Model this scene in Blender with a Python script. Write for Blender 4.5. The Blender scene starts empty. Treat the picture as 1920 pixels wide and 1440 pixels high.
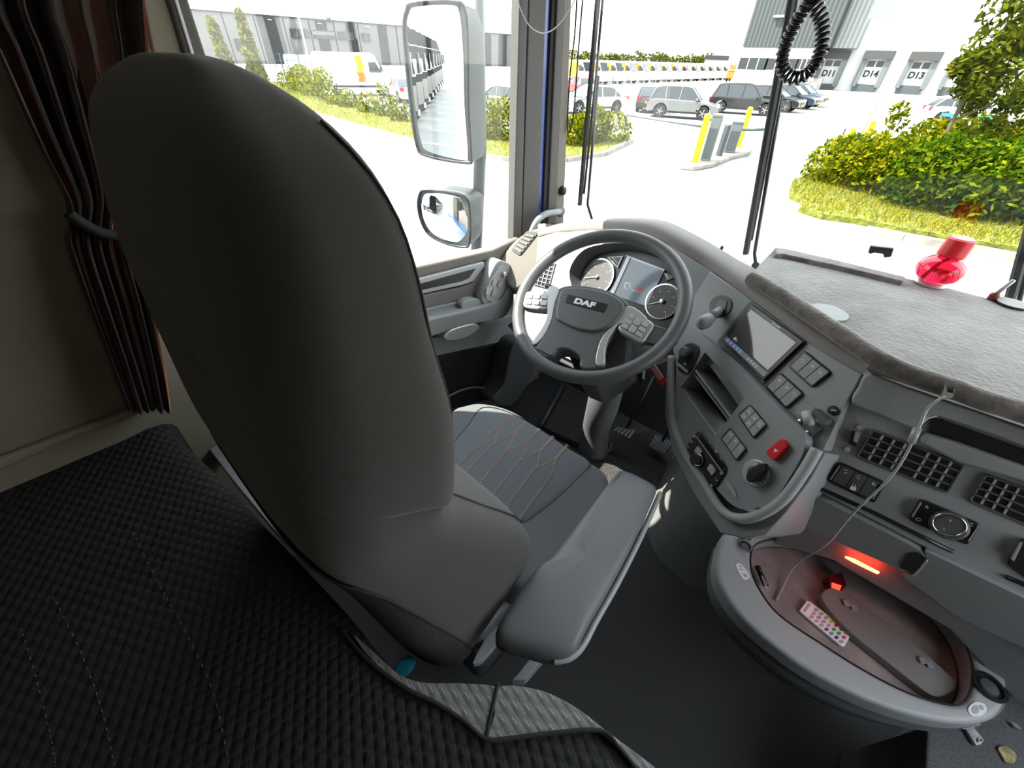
import bpy, bmesh, math, random
from mathutils import Vector, Matrix
import numpy as np

# ---------------------------------------------------------------- camera
F_PX = 743.0
PITCH, YAW, ROLL = math.radians(39.5), math.radians(41.3), math.radians(1.75)
CAM = Vector((0, 0, 1.5))
_h = Vector((-math.sin(YAW), math.cos(YAW), 0)); _r = Vector((math.cos(YAW), math.sin(YAW), 0)); _z = Vector((0, 0, 1))
_f = _h * math.cos(PITCH) - _z * math.sin(PITCH); _u = _z * math.cos(PITCH) + _h * math.sin(PITCH)
RR = _r * math.cos(ROLL) + _u * math.sin(ROLL); UU = _u * math.cos(ROLL) - _r * math.sin(ROLL); FF = _f
sc = bpy.context.scene
COL = sc.collection
cd = bpy.data.cameras.new('camera'); cam = bpy.data.objects.new('camera', cd); COL.objects.link(cam)
cd.sensor_width = 36; cd.lens = 36 * F_PX / 1920; cd.clip_start = 0.02; cd.clip_end = 1500
cam.matrix_world = Matrix(((RR.x, UU.x, -FF.x, CAM.x), (RR.y, UU.y, -FF.y, CAM.y), (RR.z, UU.z, -FF.z, CAM.z), (0, 0, 0, 1)))
sc.camera = cam
# ---------------------------------------------------------------- world, sun, exposure
sc.view_settings.view_transform = 'Standard'; sc.view_settings.look = 'None'
sc.view_settings.gamma = 1; sc.view_settings.use_curve_mapping = False
sc.view_settings.exposure = 2.45
w = bpy.data.worlds.new('world'); sc.world = w; w.use_nodes = True
nt = w.node_tree; nt.nodes.clear()
out = nt.nodes.new('ShaderNodeOutputWorld'); bg = nt.nodes.new('ShaderNodeBackground')
gr = nt.nodes.new('ShaderNodeValToRGB'); tc = nt.nodes.new('ShaderNodeTexCoord'); sx = nt.nodes.new('ShaderNodeSeparateXYZ')
nt.links.new(tc.outputs['Generated'], sx.inputs[0]); nt.links.new(sx.outputs['Z'], gr.inputs[0])
gr.color_ramp.elements[0].position = 0.0; gr.color_ramp.elements[0].color = (1, 0.99, 0.96, 1)
gr.color_ramp.elements[1].position = 0.7; gr.color_ramp.elements[1].color = (0.80, 0.90, 1.0, 1)
nt.links.new(gr.outputs[0], bg.inputs[0]); bg.inputs[1].default_value = 1.0
nt.links.new(bg.outputs[0], out.inputs[0])
sd = bpy.data.lights.new('sun', 'SUN'); sd.energy = 3.4; sd.angle = 0.009; sd.color = (1, 0.95, 0.86)
sun = bpy.data.objects.new('sun', sd); COL.objects.link(sun)
SUN_DIR = Vector((-0.75, -0.55, 1.20)).normalized()
sun.rotation_euler = SUN_DIR.to_track_quat('Z', 'Y').to_euler()
sun.location = (0, 0, 30)

# ---------------------------------------------------------------- pixel -> point on a named real surface
def ray(x, y): return RR * ((x - 960) / F_PX) - UU * ((y - 720) / F_PX) + FF
def hit(x, y, n, k):
    d = ray(x, y); t = (k - n.dot(CAM)) / n.dot(d); return CAM + d * t
def PZ(x, y, k): return hit(x, y, Vector((0, 0, 1)), k)
def PX(x, y, k): return hit(x, y, Vector((1, 0, 0)), k)
def PY(x, y, k): return hit(x, y, Vector((0, 1, 0)), k)
def G(x, y, z=-1.2): return PZ(x, y, z)

class Surf:
    """a flat working surface of the cab: origin, facing angle about z, lean from vertical"""
    def __init__(s, o, al=0, sl=0, axes=None):
        s.o = Vector(o)
        if axes: s.a, s.u = Vector(axes[0]).normalized(), Vector(axes[1]).normalized()
        else:
            a, b = math.radians(al), math.radians(sl)
            s.a = Vector((math.cos(a), -math.sin(a), 0)); hor = Vector((math.sin(a), math.cos(a), 0))
            s.u = hor * math.sin(b) + Vector((0, 0, 1)) * math.cos(b)
        s.n = s.a.cross(s.u)            # towards the viewer
        if s.n.dot(CAM - s.o) < 0: s.n = -s.n
    def px(s, x, y, h=0): return hit(x, y, s.n, s.n.dot(s.o) + h)
    def uv(s, p): d = p - s.o; return (d.dot(s.a), d.dot(s.u))
    def at(s, u, v, h=0): return s.o + s.a * u + s.u * v + s.n * h

FLOORP = Surf((0, 0, 0), axes=((1, 0, 0), (0, 1, 0)))
def level(z): return Surf((0, 0, z), axes=((1, 0, 0), (0, 1, 0)))
WALLP = lambda x: Surf((x, 0, 0), axes=((0, 1, 0), (0, 0, 1)))
DP = Surf((.098, .9, 1.05), 32, 22)          # driver side of the dash, turned to the driver
CP = Surf((.098, .9, 1.05), 0, 20)           # centre of the dash
FP = Surf((-.3, 1.12, .98), 10, 30)          # instrument fascia
WP = Surf((-.485, .892, .985), -2, 56)       # steering wheel plane

# ---------------------------------------------------------------- materials
def mat(name, col, rough=.6, metal=0, bump=0, bscale=200, var=0, vscale=30, spec=.5, emis=0, trans=0, sheen=0, coat=0):
    m = bpy.data.materials.new(name); m.use_nodes = True
    t = m.node_tree; b = t.nodes['Principled BSDF']
    b.inputs['Base Color'].default_value = (*col, 1); b.inputs['Roughness'].default_value = rough
    b.inputs['Metallic'].default_value = metal; b.inputs['Specular IOR Level'].default_value = spec
    if sheen: b.inputs['Sheen Weight'].default_value = sheen
    if coat: b.inputs['Coat Weight'].default_value = coat; b.inputs['Coat Roughness'].default_value = .08
    if trans: b.inputs['Transmission Weight'].default_value = trans
    if emis: b.inputs['Emission Color'].default_value = (*col, 1); b.inputs['Emission Strength'].default_value = emis
    tcn = t.nodes.new('ShaderNodeTexCoord')
    if bump:
        n = t.nodes.new('ShaderNodeTexNoise'); n.inputs['Scale'].default_value = bscale; n.inputs['Detail'].default_value = 3
        bp = t.nodes.new('ShaderNodeBump'); bp.inputs['Strength'].default_value = bump; bp.inputs['Distance'].default_value = .6 / bscale
        t.links.new(tcn.outputs['Object'], n.inputs['Vector']); t.links.new(n.outputs[0], bp.inputs['Height']); t.links.new(bp.outputs[0], b.inputs['Normal'])
    if var:
        n = t.nodes.new('ShaderNodeTexNoise'); n.inputs['Scale'].default_value = vscale; n.inputs['Detail'].default_value = 5
        mx = t.nodes.new('ShaderNodeMix'); mx.data_type = 'RGBA'
        mx.inputs[6].default_value = (*[c * (1 - var) for c in col], 1); mx.inputs[7].default_value = (*[min(1, c * (1 + var)) for c in col], 1)
        rp = t.nodes.new('ShaderNodeMapRange'); rp.inputs[1].default_value = .35; rp.inputs[2].default_value = .65
        t.links.new(tcn.outputs['Object'], n.inputs['Vector']); t.links.new(n.outputs[0], rp.inputs[0]); t.links.new(rp.outputs[0], mx.inputs[0]); t.links.new(mx.outputs[2], b.inputs['Base Color'])
    return m

def glass_mat(name, col, refl=.05):
    m = bpy.data.materials.new(name); m.use_nodes = True; t = m.node_tree; t.nodes.clear()
    o = t.nodes.new('ShaderNodeOutputMaterial'); tr = t.nodes.new('ShaderNodeBsdfTransparent'); gl = t.nodes.new('ShaderNodeBsdfGlossy'); mx = t.nodes.new('ShaderNodeMixShader')
    tr.inputs[0].default_value = (*col, 1); gl.inputs['Roughness'].default_value = .02; mx.inputs[0].default_value = refl
    t.links.new(tr.outputs[0], mx.inputs[1]); t.links.new(gl.outputs[0], mx.inputs[2]); t.links.new(mx.outputs[0], o.inputs[0])
    return m

def dash_fabric(name, col, dash, du=.022, dv=.011, rot=0.0, bumpy=.7):
    """woven fabric with short light stitches in staggered rows over small quilted bumps"""
    m = bpy.data.materials.new(name); m.use_nodes = True; t = m.node_tree; b = t.nodes['Principled BSDF']
    b.inputs['Roughness'].default_value = .95; b.inputs['Specular IOR Level'].default_value = .15
    N = t.nodes.new; L = t.links.new
    def M(op, a, bb=None, c=None):
        n = N('ShaderNodeMath'); n.operation = op
        for i, v in enumerate((a, bb, c)):
            if v is None: continue
            if isinstance(v, (int, float)): n.inputs[i].default_value = v
            else: L(v, n.inputs[i])
        return n.outputs[0]
    tcn = N('ShaderNodeTexCoord'); mp = N('ShaderNodeMapping'); mp.inputs['Rotation'].default_value[2] = rot
    L(tcn.outputs['Object'], mp.inputs[0]); s = N('ShaderNodeSeparateXYZ'); L(mp.outputs[0], s.inputs[0])
    v = M('DIVIDE', s.outputs['Y'], dv); row = M('FLOOR', v); par = M('MODULO', M('ABSOLUTE', row), 2.0)
    u = M('ADD', M('DIVIDE', s.outputs['X'], du), M('MULTIPLY', par, .5))
    fu = M('FRACT', u); fv = M('FRACT', v)
    mask = M('MULTIPLY', M('LESS_THAN', fu, .42), M('LESS_THAN', M('ABSOLUTE', M('SUBTRACT', fv, .5)), .07))
    mx = N('ShaderNodeMix'); mx.data_type = 'RGBA'; mx.inputs[6].default_value = (*col, 1); mx.inputs[7].default_value = (*dash, 1)
    L(mask, mx.inputs[0]); L(mx.outputs[2], b.inputs['Base Color'])
    bmp = M('MULTIPLY', M('SINE', M('MULTIPLY', fu, 3.1416)), M('SINE', M('MULTIPLY', fv, 3.1416)))
    no = N('ShaderNodeTexNoise'); no.inputs['Scale'].default_value = 700; L(tcn.outputs['Object'], no.inputs[0])
    hh = M('ADD', bmp, M('MULTIPLY', no.outputs[0], .25))
    bp = N('ShaderNodeBump'); bp.inputs['Strength'].default_value = bumpy; bp.inputs['Distance'].default_value = .004
    L(hh, bp.inputs['Height']); L(bp.outputs[0], b.inputs['Normal'])
    return m

def leaf_mat(name, stops, trans=.4):
    m = bpy.data.materials.new(name); m.use_nodes = True; t = m.node_tree; t.nodes.clear(); N = t.nodes.new; L = t.links.new
    o = N('ShaderNodeOutputMaterial'); d = N('ShaderNodeBsdfDiffuse'); tr = N('ShaderNodeBsdfTranslucent'); mx = N('ShaderNodeMixShader')
    g = N('ShaderNodeNewGeometry'); r = N('ShaderNodeValToRGB')
    r.color_ramp.elements[0].color = (*stops[0], 1); r.color_ramp.elements[1].color = (*stops[-1], 1)
    for i, s in enumerate(stops[1:-1]): e = r.color_ramp.elements.new((i + 1) / (len(stops) - 1)); e.color = (*s, 1)
    L(g.outputs['Random Per Island'], r.inputs[0]); L(r.outputs[0], d.inputs[0]); L(r.outputs[0], tr.inputs[0])
    mx.inputs[0].default_value = trans; L(d.outputs[0], mx.inputs[1]); L(tr.outputs[0], mx.inputs[2]); L(mx.outputs[0], o.inputs[0])
    return m

M = {}
M['plastic'] = mat('dark_grey_plastic', (.25, .26, .268), .55, bump=.25, bscale=900)
M['plastic_dark'] = mat('black_grey_plastic', (.07, .073, .076), .5, bump=.2, bscale=900)
M['plastic_mid'] = mat('mid_grey_plastic', (.34, .35, .355), .5, bump=.2, bscale=900)
M['plastic_taupe'] = mat('taupe_plastic', (.17, .15, .138), .6, bump=.25, bscale=900)
M['plastic_grain'] = mat('grained_grey_plastic', (.17, .17, .165), .6, bump=.7, bscale=350, var=.3, vscale=400)
M['thread_dim'] = mat('dim_grey_thread', (.10, .10, .10), .9)
M['black'] = mat('black_plastic', (.010, .010, .011), .35)
M['rubber'] = mat('rubber', (.018, .018, .018), .75)
M['leather'] = mat('wheel_leather', (.085, .088, .09), .42, bump=.35, bscale=600)
M['silver'] = mat('satin_silver', (.45, .45, .43), .38, metal=.5)
M['silver_lt'] = mat('pale_silver_trim', (.42, .43, .45), .4, metal=.3)
M['chrome'] = mat('chrome', (.75, .76, .78), .12, metal=1)
M['steel'] = mat('worn_steel', (.5, .5, .5), .35, metal=1, var=.2, vscale=60)
M['white'] = mat('white_print', (.75, .76, .76), .5)
M['red'] = mat('red_plastic', (.62, .01, .015), .35)
M['seat'] = mat('charcoal_seat_fabric', (.046, .045, .042), .95, bump=.5, bscale=1100, spec=.15, sheen=.2)
M['seat_rib'] = mat('ribbed_seat_fabric', (.085, .078, .070), .95, bump=.5, bscale=800, spec=.15, sheen=.2)
M['seat_rough'] = mat('coarse_seat_fabric', (.055, .055, .055), 1, bump=1, bscale=500, var=.35, vscale=500, spec=.1)
M['cushion'] = mat('slate_seat_fabric', (.14, .15, .165), .9, bump=.5, bscale=1200, spec=.2, sheen=.2)
M['bolster'] = mat('grey_bolster_fabric', (.13, .134, .138), .9, bump=.5, bscale=1200, spec=.2, sheen=.2)
M['arm'] = mat('grey_armrest_vinyl', (.135, .14, .146), .5, bump=.25, bscale=700)
M['stitch'] = mat('pink_grey_thread', (.65, .45, .38), .8)
M['seam'] = mat('black_seam_thread', (.02, .02, .02), .9)  # near-black thread for seams, piping and tieback
M['beige'] = mat('beige_wall_trim', (.25, .225, .175), .85, bump=.3, bscale=500, var=.06, vscale=8)
M['mattress'] = dash_fabric('quilted_black_fabric', (.027, .028, .027), (.05, .05, .05), du=.019, dv=.015, rot=.5)
M['mattress_edge'] = dash_fabric('stitched_charcoal_fabric', (.19, .193, .19), (.40, .40, .39), du=.026, dv=.012, rot=.15, bumpy=.35)
M['mattress_dark'] = dash_fabric('black_quilt', (.016, .016, .016), (.035, .035, .035), rot=.5)
M['carpet'] = mat('black_carpet', (.075, .075, .074), 1, bump=1, bscale=500, var=.6, vscale=700, spec=.05)
M['mat'] = mat('speckled_carpet_mat', (.055, .053, .048), 1, bump=1, bscale=450, var=.9, vscale=420, spec=.05)
M['velvet'] = mat('grey_felt_cover', (.185, .173, .160), .95, bump=.5, bscale=120, var=.22, vscale=14, spec=.1, sheen=.4)
M['velvet_edge'] = mat('taupe_velour_edge', (.14, .122, .112), .95, bump=.5, bscale=120, var=.35, vscale=30, spec=.1, sheen=.4)
M['liner'] = mat('mauve_suede_liner', (.30, .245, .235), .95, bump=.4, bscale=200, var=.25, vscale=10, spec=.1, sheen=.3)
M['blue'] = mat('blue_truck_paint', (.02, .06, .32), .25, coat=.6)
M['curtain'] = mat('brown_curtain', (.038, .022, .02), .9, bump=.4, bscale=900, spec=.1, sheen=.3)
M['curtain_sunlit'] = mat('sunlit_curtain', (.42, .15, .10), .9, bump=.4, bscale=900, spec=.1, sheen=.3)  # sunlight on the brown folds, put into the colour
M['screen'] = mat('glossy_screen', (.012, .012, .016), .06)
M['lcd'] = mat('cluster_display', (.05, .06, .07), .12, emis=.35)
M['dial'] = mat('dial_face', (.06, .055, .05), .4)
M['glass'] = glass_mat('window_glass', (.97, .985, .975), .04)
M['clear'] = glass_mat('clear_lens', (.96, .96, .96), .10)
M['mirror'] = mat('mirror_glass', (.88, .9, .9), .005, metal=1)
M['mirror_shell'] = mat('grey_green_mirror_shell', (.065, .08, .077), .45, bump=.1, bscale=300)
M['red_glow'] = mat('red_led', (1, .05, .02), .4, emis=5)
M['red_clear'] = mat('red_clear_plastic', (.85, .01, .05), .08, trans=.75)
M['amber_stick'] = mat('amber_reed', (.5, .14, .02), .5)
M['cyan'] = mat('cyan_plastic', (.02, .30, .40), .25)
M['orange'] = mat('orange_paint', (.75, .16, .01), .4)
M['yellow'] = mat('yellow_paint', (.62, .55, .0), .4)
M['yellow_van'] = mat('yellow_van_panel', (.70, .50, .02), .4)
M['brown_card'] = mat('brown_card', (.25, .10, .03), .9)
M['pillar'] = mat('grey_pillar_trim', (.085, .081, .076), .6, bump=.15, bscale=600)
M['pillar_sunlit'] = mat('sunlit_beige_trim', (.17, .15, .127), .6, bump=.15, bscale=600)  # beige cast of sunlight painted into the grey plastic trim
# outdoors
M['concrete'] = mat('pale_concrete', (.25, .245, .23), .9, var=.08, vscale=.6)
M['kerb'] = mat('kerb_stone', (.22, .20, .17), .9, var=.25, vscale=3)
M['leaf_y'] = leaf_mat('yellow_green_leaves', [(.02, .036, .002), (.06, .09, .003), (.15, .15, .004), (.26, .22, .004)])
M['leaf_g'] = leaf_mat('green_leaves', [(.008, .022, .002), (.028, .06, .003), (.07, .11, .004), (.15, .17, .005)])
M['leaf_t'] = leaf_mat('tree_leaves', [(.014, .025, .003), (.04, .06, .004), (.08, .095, .006), (.14, .13, .014)])
M['grass'] = mat('mown_grass', (.11, .12, .006), .95, bump=1, bscale=12, var=.45, vscale=8)
M['blade'] = leaf_mat('grass_blades', [(.05, .06, .003), (.11, .115, .004), (.20, .17, .004), (.30, .24, .004)])
M['bark'] = mat('grey_bark', (.09, .075, .05), .9, bump=.6, bscale=40)
M['factory'] = mat('pale_factory_wall', (.13, .13, .125), .8, var=.06, vscale=.3)
M['factory_dark'] = mat('dark_wall_panel', (.013, .014, .013), .7)
M['win_far'] = mat('far_window', (.02, .024, .028), .2)
M['white_wall'] = mat('white_cladding', (.5, .5, .49), .8)
M['tyre'] = mat('tyre', (.02, .02, .02), .9)
M['rimm'] = mat('alloy', (.35, .35, .36), .3, metal=.8)
M['carglass'] = mat('car_glass', (.03, .035, .04), .05, coat=.3)
M['white_paint'] = mat('white_car_paint', (.55, .55, .55), .3, coat=.5)
M['silver_paint'] = mat('silver_car_paint', (.15, .155, .155), .3, metal=.2, coat=.5)
M['black_paint'] = mat('black_car_paint', (.012, .012, .013), .25, coat=.6)
M['navy_paint'] = mat('dark_blue_car_paint', (.015, .025, .045), .25, coat=.6)
M['bluegrey_paint'] = mat('steel_blue_car_paint', (.03, .055, .09), .25, coat=.6)
M['red_lamp'] = mat('red_lamp_lens', (.3, .01, .015), .2)
M['lamp'] = mat('headlamp_lens', (.5, .5, .52), .15)
M['cab_grey'] = mat('grey_cabinet_paint', (.045, .055, .06), .5)
M['cab_lt'] = mat('light_grey_cabinet_side', (.10, .11, .115), .5)
M['truck'] = mat('dark_truck_paint', (.006, .007, .008), .9, spec=.1)
def corrugated(name, c1, c2, scale):
    m = mat(name, c1, .6); t = m.node_tree; b = t.nodes['Principled BSDF']
    tcn = t.nodes.new('ShaderNodeTexCoord'); wv = t.nodes.new('ShaderNodeTexWave'); wv.inputs['Scale'].default_value = scale
    mx = t.nodes.new('ShaderNodeMix'); mx.data_type = 'RGBA'; mx.inputs[6].default_value = (*c1, 1); mx.inputs[7].default_value = (*c2, 1)
    t.links.new(tcn.outputs['Object'], wv.inputs[0]); t.links.new(wv.outputs['Fac'], mx.inputs[0]); t.links.new(mx.outputs[2], b.inputs['Base Color'])
    bp = t.nodes.new('ShaderNodeBump'); bp.inputs['Distance'].default_value = .05; t.links.new(wv.outputs['Fac'], bp.inputs['Height']); t.links.new(bp.outputs[0], b.inputs['Normal'])
    return m
M['corr'] = corrugated('grey_green_corrugated_sheet', (.022, .027, .027), (.055, .064, .064), .55)
M['corr_lt'] = corrugated('pale_corrugated_sheet', (.16, .17, .16), (.26, .27, .26), .55)

# ---------------------------------------------------------------- objects
WL = {}
def tagp(o, label=None, cat=None, group=None, kind=None):
    if label: o['label'] = label
    if cat: o['category'] = cat
    if group: o['group'] = group
    if kind: o['kind'] = kind
    return o
def thing(name, loc, label, cat, group=None, kind=None):
    o = bpy.data.objects.new(name, None); o.empty_display_size = .05; COL.objects.link(o)
    o.location = loc; WL[o] = Vector(loc); return tagp(o, label, cat, group, kind)
def mk(name, verts, faces, m, parent=None, smooth=False, bevel=0, seg=2, sub=0, label=None, cat=None, group=None, kind=None, mats=None, fm=None):
    verts = [Vector(v) for v in verts]
    if parent is not None: org = WL[parent]
    else:
        n = len(verts); org = Vector((sum(v.x for v in verts) / n, sum(v.y for v in verts) / n, min(v.z for v in verts)))
    me = bpy.data.meshes.new(name); me.from_pydata([tuple(v - org) for v in verts], [], faces)
    o = bpy.data.objects.new(name, me); COL.objects.link(o)
    if parent is not None: o.parent = parent
    else: o.location = org
    WL[o] = org
    for mm in ([m] + (mats or [])): me.materials.append(M[mm] if isinstance(mm, str) else mm)
    if fm:
        for i, k in enumerate(fm): me.polygons[i].material_index = k
    bm = bmesh.new(); bm.from_mesh(me); bmesh.ops.recalc_face_normals(bm, faces=bm.faces); bm.to_mesh(me); bm.free()
    if smooth:
        for p in me.polygons: p.use_smooth = True
    if bevel:
        b = o.modifiers.new('bevel', 'BEVEL'); b.width = bevel; b.segments = seg; b.limit_method = 'ANGLE'; b.angle_limit = .6
        for p in me.polygons: p.use_smooth = True
        wn = o.modifiers.new('wn', 'WEIGHTED_NORMAL'); wn.keep_sharp = False
    if sub:
        s = o.modifiers.new('sub', 'SUBSURF'); s.levels = sub; s.render_levels = sub
    return tagp(o, label, cat, group, kind)

class B:
    """collects shapes for ONE mesh"""
    def __init__(s): s.v = []; s.f = []; s.m = []
    def add(s, v, f, k=0):
        n = len(s.v); s.v += [Vector(x) for x in v]; s.f += [tuple(i + n for i in q) for q in f]; s.m += [k] * len(f); return s
    def build(s, name, m, parent=None, **k):
        mats = k.get('mats')
        return mk(name, s.v, s.f, m, parent, fm=s.m if mats else None, **k)

def box_vf(c, s, ax=None):
    c = Vector(c); X_, Y_, Z_ = ax if ax else (Vector((1, 0, 0)), Vector((0, 1, 0)), Vector((0, 0, 1)))
    v = [c + X_ * (s[0] / 2 * i) + Y_ * (s[1] / 2 * j) + Z_ * (s[2] / 2 * k) for i in (-1, 1) for j in (-1, 1) for k in (-1, 1)]
    return v, [(0, 1, 3, 2), (4, 6, 7, 5), (0, 4, 5, 1), (2, 3, 7, 6), (0, 2, 6, 4), (1, 5, 7, 3)]
def prism_vf(top, bot):
    n = len(top); return list(top) + list(bot), [tuple(range(n)), tuple(range(2 * n - 1, n - 1, -1))] + [(i, (i + 1) % n, n + (i + 1) % n, n + i) for i in range(n)]
def spl(pts, k=6, closed=True):
    """Catmull-Rom through the points"""
    n = len(pts); r = []
    P = [np.array(p, float) for p in pts]
    rng = range(n) if closed else range(n - 1)
    for i in rng:
        if closed: p0, p1, p2, p3 = P[(i - 1) % n], P[i], P[(i + 1) % n], P[(i + 2) % n]
        else: p0, p1, p2, p3 = P[max(i - 1, 0)], P[i], P[i + 1], P[min(i + 2, n - 1)]
        for j in range(k):
            t = j / k
            r.append(tuple(.5 * ((2 * p1) + (-p0 + p2) * t + (2 * p0 - 5 * p1 + 4 * p2 - p3) * t * t + (-p0 + 3 * p1 - 3 * p2 + p3) * t ** 3)))
    if not closed: r.append(tuple(P[-1]))
    return r
def slab(name, S, px, h0, h1, m, parent=None, smooth=0, **k):
    """solid plate on surface S: outline px at height h1, going back to h0"""
    if smooth: px = spl(px, smooth)
    top = [S.px(x, y, h1) for x, y in px]; bot = [p + S.n * (h0 - h1) for p in top]
    v, f = prism_vf(top, bot); return mk(name, v, f, m, parent, **k)
def slab_vf(S, px, h0, h1):
    top = [S.px(x, y, h1) for x, y in px]; return prism_vf(top, [p + S.n * (h0 - h1) for p in top])
def resample(pts, n):
    P = [Vector(p) for p in pts]; P.append(P[0]); d = [0]
    for i in range(len(P) - 1): d.append(d[-1] + (P[i + 1] - P[i]).length)
    r = []
    j = 0
    for i in range(n):
        t = d[-1] * i / n
        while d[j + 1] < t: j += 1
        q = (t - d[j]) / max(1e-9, d[j + 1] - d[j]); r.append(P[j].lerp(P[j + 1], q))
    return r
def ring_plate(name, S, outer, inner, h0, h1, m, parent=None, n=72, **k):
    """plate with a hole; outer and inner outlines in px"""
    O = [S.px(x, y, h1) for x, y in outer]; I = [S.px(x, y, h1) for x, y in inner]
    c = sum(I, Vector()) / len(I); cu, cv = S.uv(c)
    def byang(P):
        Q = resample(P, 720); A = []
        for q in Q:
            u, v = S.uv(q); A.append((math.atan2(v - cv, u - cu), q))
        A.sort(key=lambda t: t[0]); res = []
        for i in range(n):
            a = -math.pi + 2 * math.pi * (i + .5) / n
            res.append(min(A, key=lambda t: abs(t[0] - a))[1])
        return res
    a, b = byang(O), byang(I); e = S.n * (h0 - h1)
    v = a + b + [p + e for p in a] + [p + e for p in b]; f = []
    for i in range(n):
        j = (i + 1) % n
        f += [(i, j, n + j, n + i), (2 * n + i, 3 * n + i, 3 * n + j, 2 * n + j), (i, 2 * n + i, 2 * n + j, j), (n + i, n + j, 3 * n + j, 3 * n + i)]
    return mk(name, v, f, m, parent, **k)
def rrect(c, w, h, r, S=None, n=4):
    """rounded rectangle as local (u,v) list"""
    r = min(r, w / 2, h / 2); out = []
    for sx_, sy_, a0 in ((1, 1, 0), (-1, 1, 90), (-1, -1, 180), (1, -1, 270)):
        for i in range(n + 1):
            a = math.radians(a0 + 90 * i / n); out.append((c[0] + sx_ * (w / 2 - r) + r * math.cos(a), c[1] + sy_ * (h / 2 - r) + r * math.sin(a)))
    return out
def plate_uv(name, S, uv, h0, h1, m, parent=None, **k):
    v, f = prism_vf([S.at(u, w_, h1) for u, w_ in uv], [S.at(u, w_, h0) for u, w_ in uv]); return mk(name, v, f, m, parent, **k)
def quad_r(px, r=.18, n=3):
    """rounded-corner version of a px polygon"""
    out = []; N_ = len(px)
    for i in range(N_):
        p0, p1, p2 = [np.array(px[(i + d) % N_], float) for d in (-1, 0, 1)]
        a = p1 + (p0 - p1) * r; b = p1 + (p2 - p1) * r
        for j in range(n + 1):
            t = j / n; out.append(tuple((1 - t) ** 2 * a + 2 * t * (1 - t) * p1 + t * t * b))
    return out
def lerp2(q, s, t):
    """bilinear inside a px quad (tl,tr,br,bl)"""
    q = [np.array(p, float) for p in q]; a = q[0] + (q[1] - q[0]) * s; b = q[3] + (q[2] - q[3]) * s; return tuple(a + (b - a) * t)
def sub_quad(q, s0, t0, s1, t1): return [lerp2(q, s0, t0), lerp2(q, s1, t0), lerp2(q, s1, t1), lerp2(q, s0, t1)]
def tube_vf(pts, r, seg=8, closed=False, caps=True, flat=1.0, upv=None):
    P = [Vector(p) for p in pts]; n = len(P); R = r if isinstance(r, (list, tuple)) else [r] * n
    v = []; f = []; prev = None
    for i in range(n):
        if closed: t = P[(i + 1) % n] - P[i - 1]
        else: t = P[min(i + 1, n - 1)] - P[max(i - 1, 0)]
        t.normalize()
        if prev is None:
            a = Vector(upv) if upv else (Vector((0, 0, 1)) if abs(t.z) < .9 else Vector((1, 0, 0)))
        else: a = prev
        a = (a - t * a.dot(t)).normalized(); prev = a; b = t.cross(a)
        for j in range(seg):
            q = 2 * math.pi * j / seg; v.append(P[i] + (a * math.cos(q) * flat + b * math.sin(q)) * R[i])
    m_ = n if closed else n - 1
    for i in range(m_):
        for j in range(seg):
            k, l = (i + 1) % n, (j + 1) % seg; f.append((i * seg + j, i * seg + l, k * seg + l, k * seg + j))
    if caps and not closed: f += [tuple(range(seg)), tuple(range((n - 1) * seg, n * seg))]
    return v, f
def tube(name, pts, r, m, parent=None, seg=8, closed=False, flat=1.0, upv=None, **k):
    v, f = tube_vf(pts, r, seg, closed, flat=flat, upv=upv); return mk(name, v, f, m, parent, smooth=True, **k)
def spl3(pts, k=8, closed=False): return [Vector(p) for p in spl([tuple(p) for p in pts], k, closed)]
def lathe_vf(c, ax, prof, seg=24, ref=None, caps=True):
    """prof: list of (radius, height along ax)"""
    ax = Vector(ax).normalized(); a = Vector(ref) if ref else (Vector((0, 0, 1)) if abs(ax.z) < .9 else Vector((1, 0, 0))); a = (a - ax * a.dot(ax)).normalized(); b = ax.cross(a)
    c = Vector(c); v = []; f = []
    for r, h in prof:
        for j in range(seg):
            q = 2 * math.pi * j / seg; v.append(c + ax * h + (a * math.cos(q) + b * math.sin(q)) * r)
    n = len(prof)
    for i in range(n - 1):
        for j in range(seg): l = (j + 1) % seg; f.append((i * seg + j, i * seg + l, (i + 1) * seg + l, (i + 1) * seg + j))
    if caps: f += [tuple(range(seg)), tuple(range((n - 1) * seg, n * seg))]
    return v, f
def lathe(name, c, ax, prof, m, parent=None, seg=24, smooth=False, **k):
    v, f = lathe_vf(c, ax, prof, seg); return mk(name, v, f, m, parent, smooth=smooth, **k)
def loft_vf(rings, closed=True, caps=True):
    n = len(rings[0]); v = [p for r in rings for p in r]; f = []
    for i in range(len(rings) - 1):
        for j in range(n if closed else n - 1):
            l = (j + 1) % n; f.append((i * n + j, i * n + l, (i + 1) * n + l, (i + 1) * n + j))
    if caps and closed: f += [tuple(range(n)), tuple(range((len(rings) - 1) * n, len(rings) * n))]
    return v, f
def text_mesh(name, txt, origin, xa, ya, size, m, parent, depth=.001, squash=1.0, bold=0, **k):
    cu = bpy.data.curves.new(name, 'FONT'); cu.body = txt; cu.size = size; cu.extrude = depth; cu.offset = bold; cu.align_x = 'CENTER'; cu.align_y = 'CENTER'
    o = bpy.data.objects.new(name, cu); COL.objects.link(o)
    dg = bpy.context.evaluated_depsgraph_get(); me = bpy.data.meshes.new_from_object(o.evaluated_get(dg))
    xa, ya = Vector(xa).normalized(), Vector(ya).normalized(); za = xa.cross(ya)
    V = [Vector(origin) + xa * (v.co.x * squash) + ya * v.co.y + za * v.co.z for v in me.vertices]; Fc = [tuple(p.vertices) for p in me.polygons]
    bpy.data.objects.remove(o); bpy.data.meshes.remove(me)
    return mk(name, V, Fc, m, parent, **k)
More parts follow.
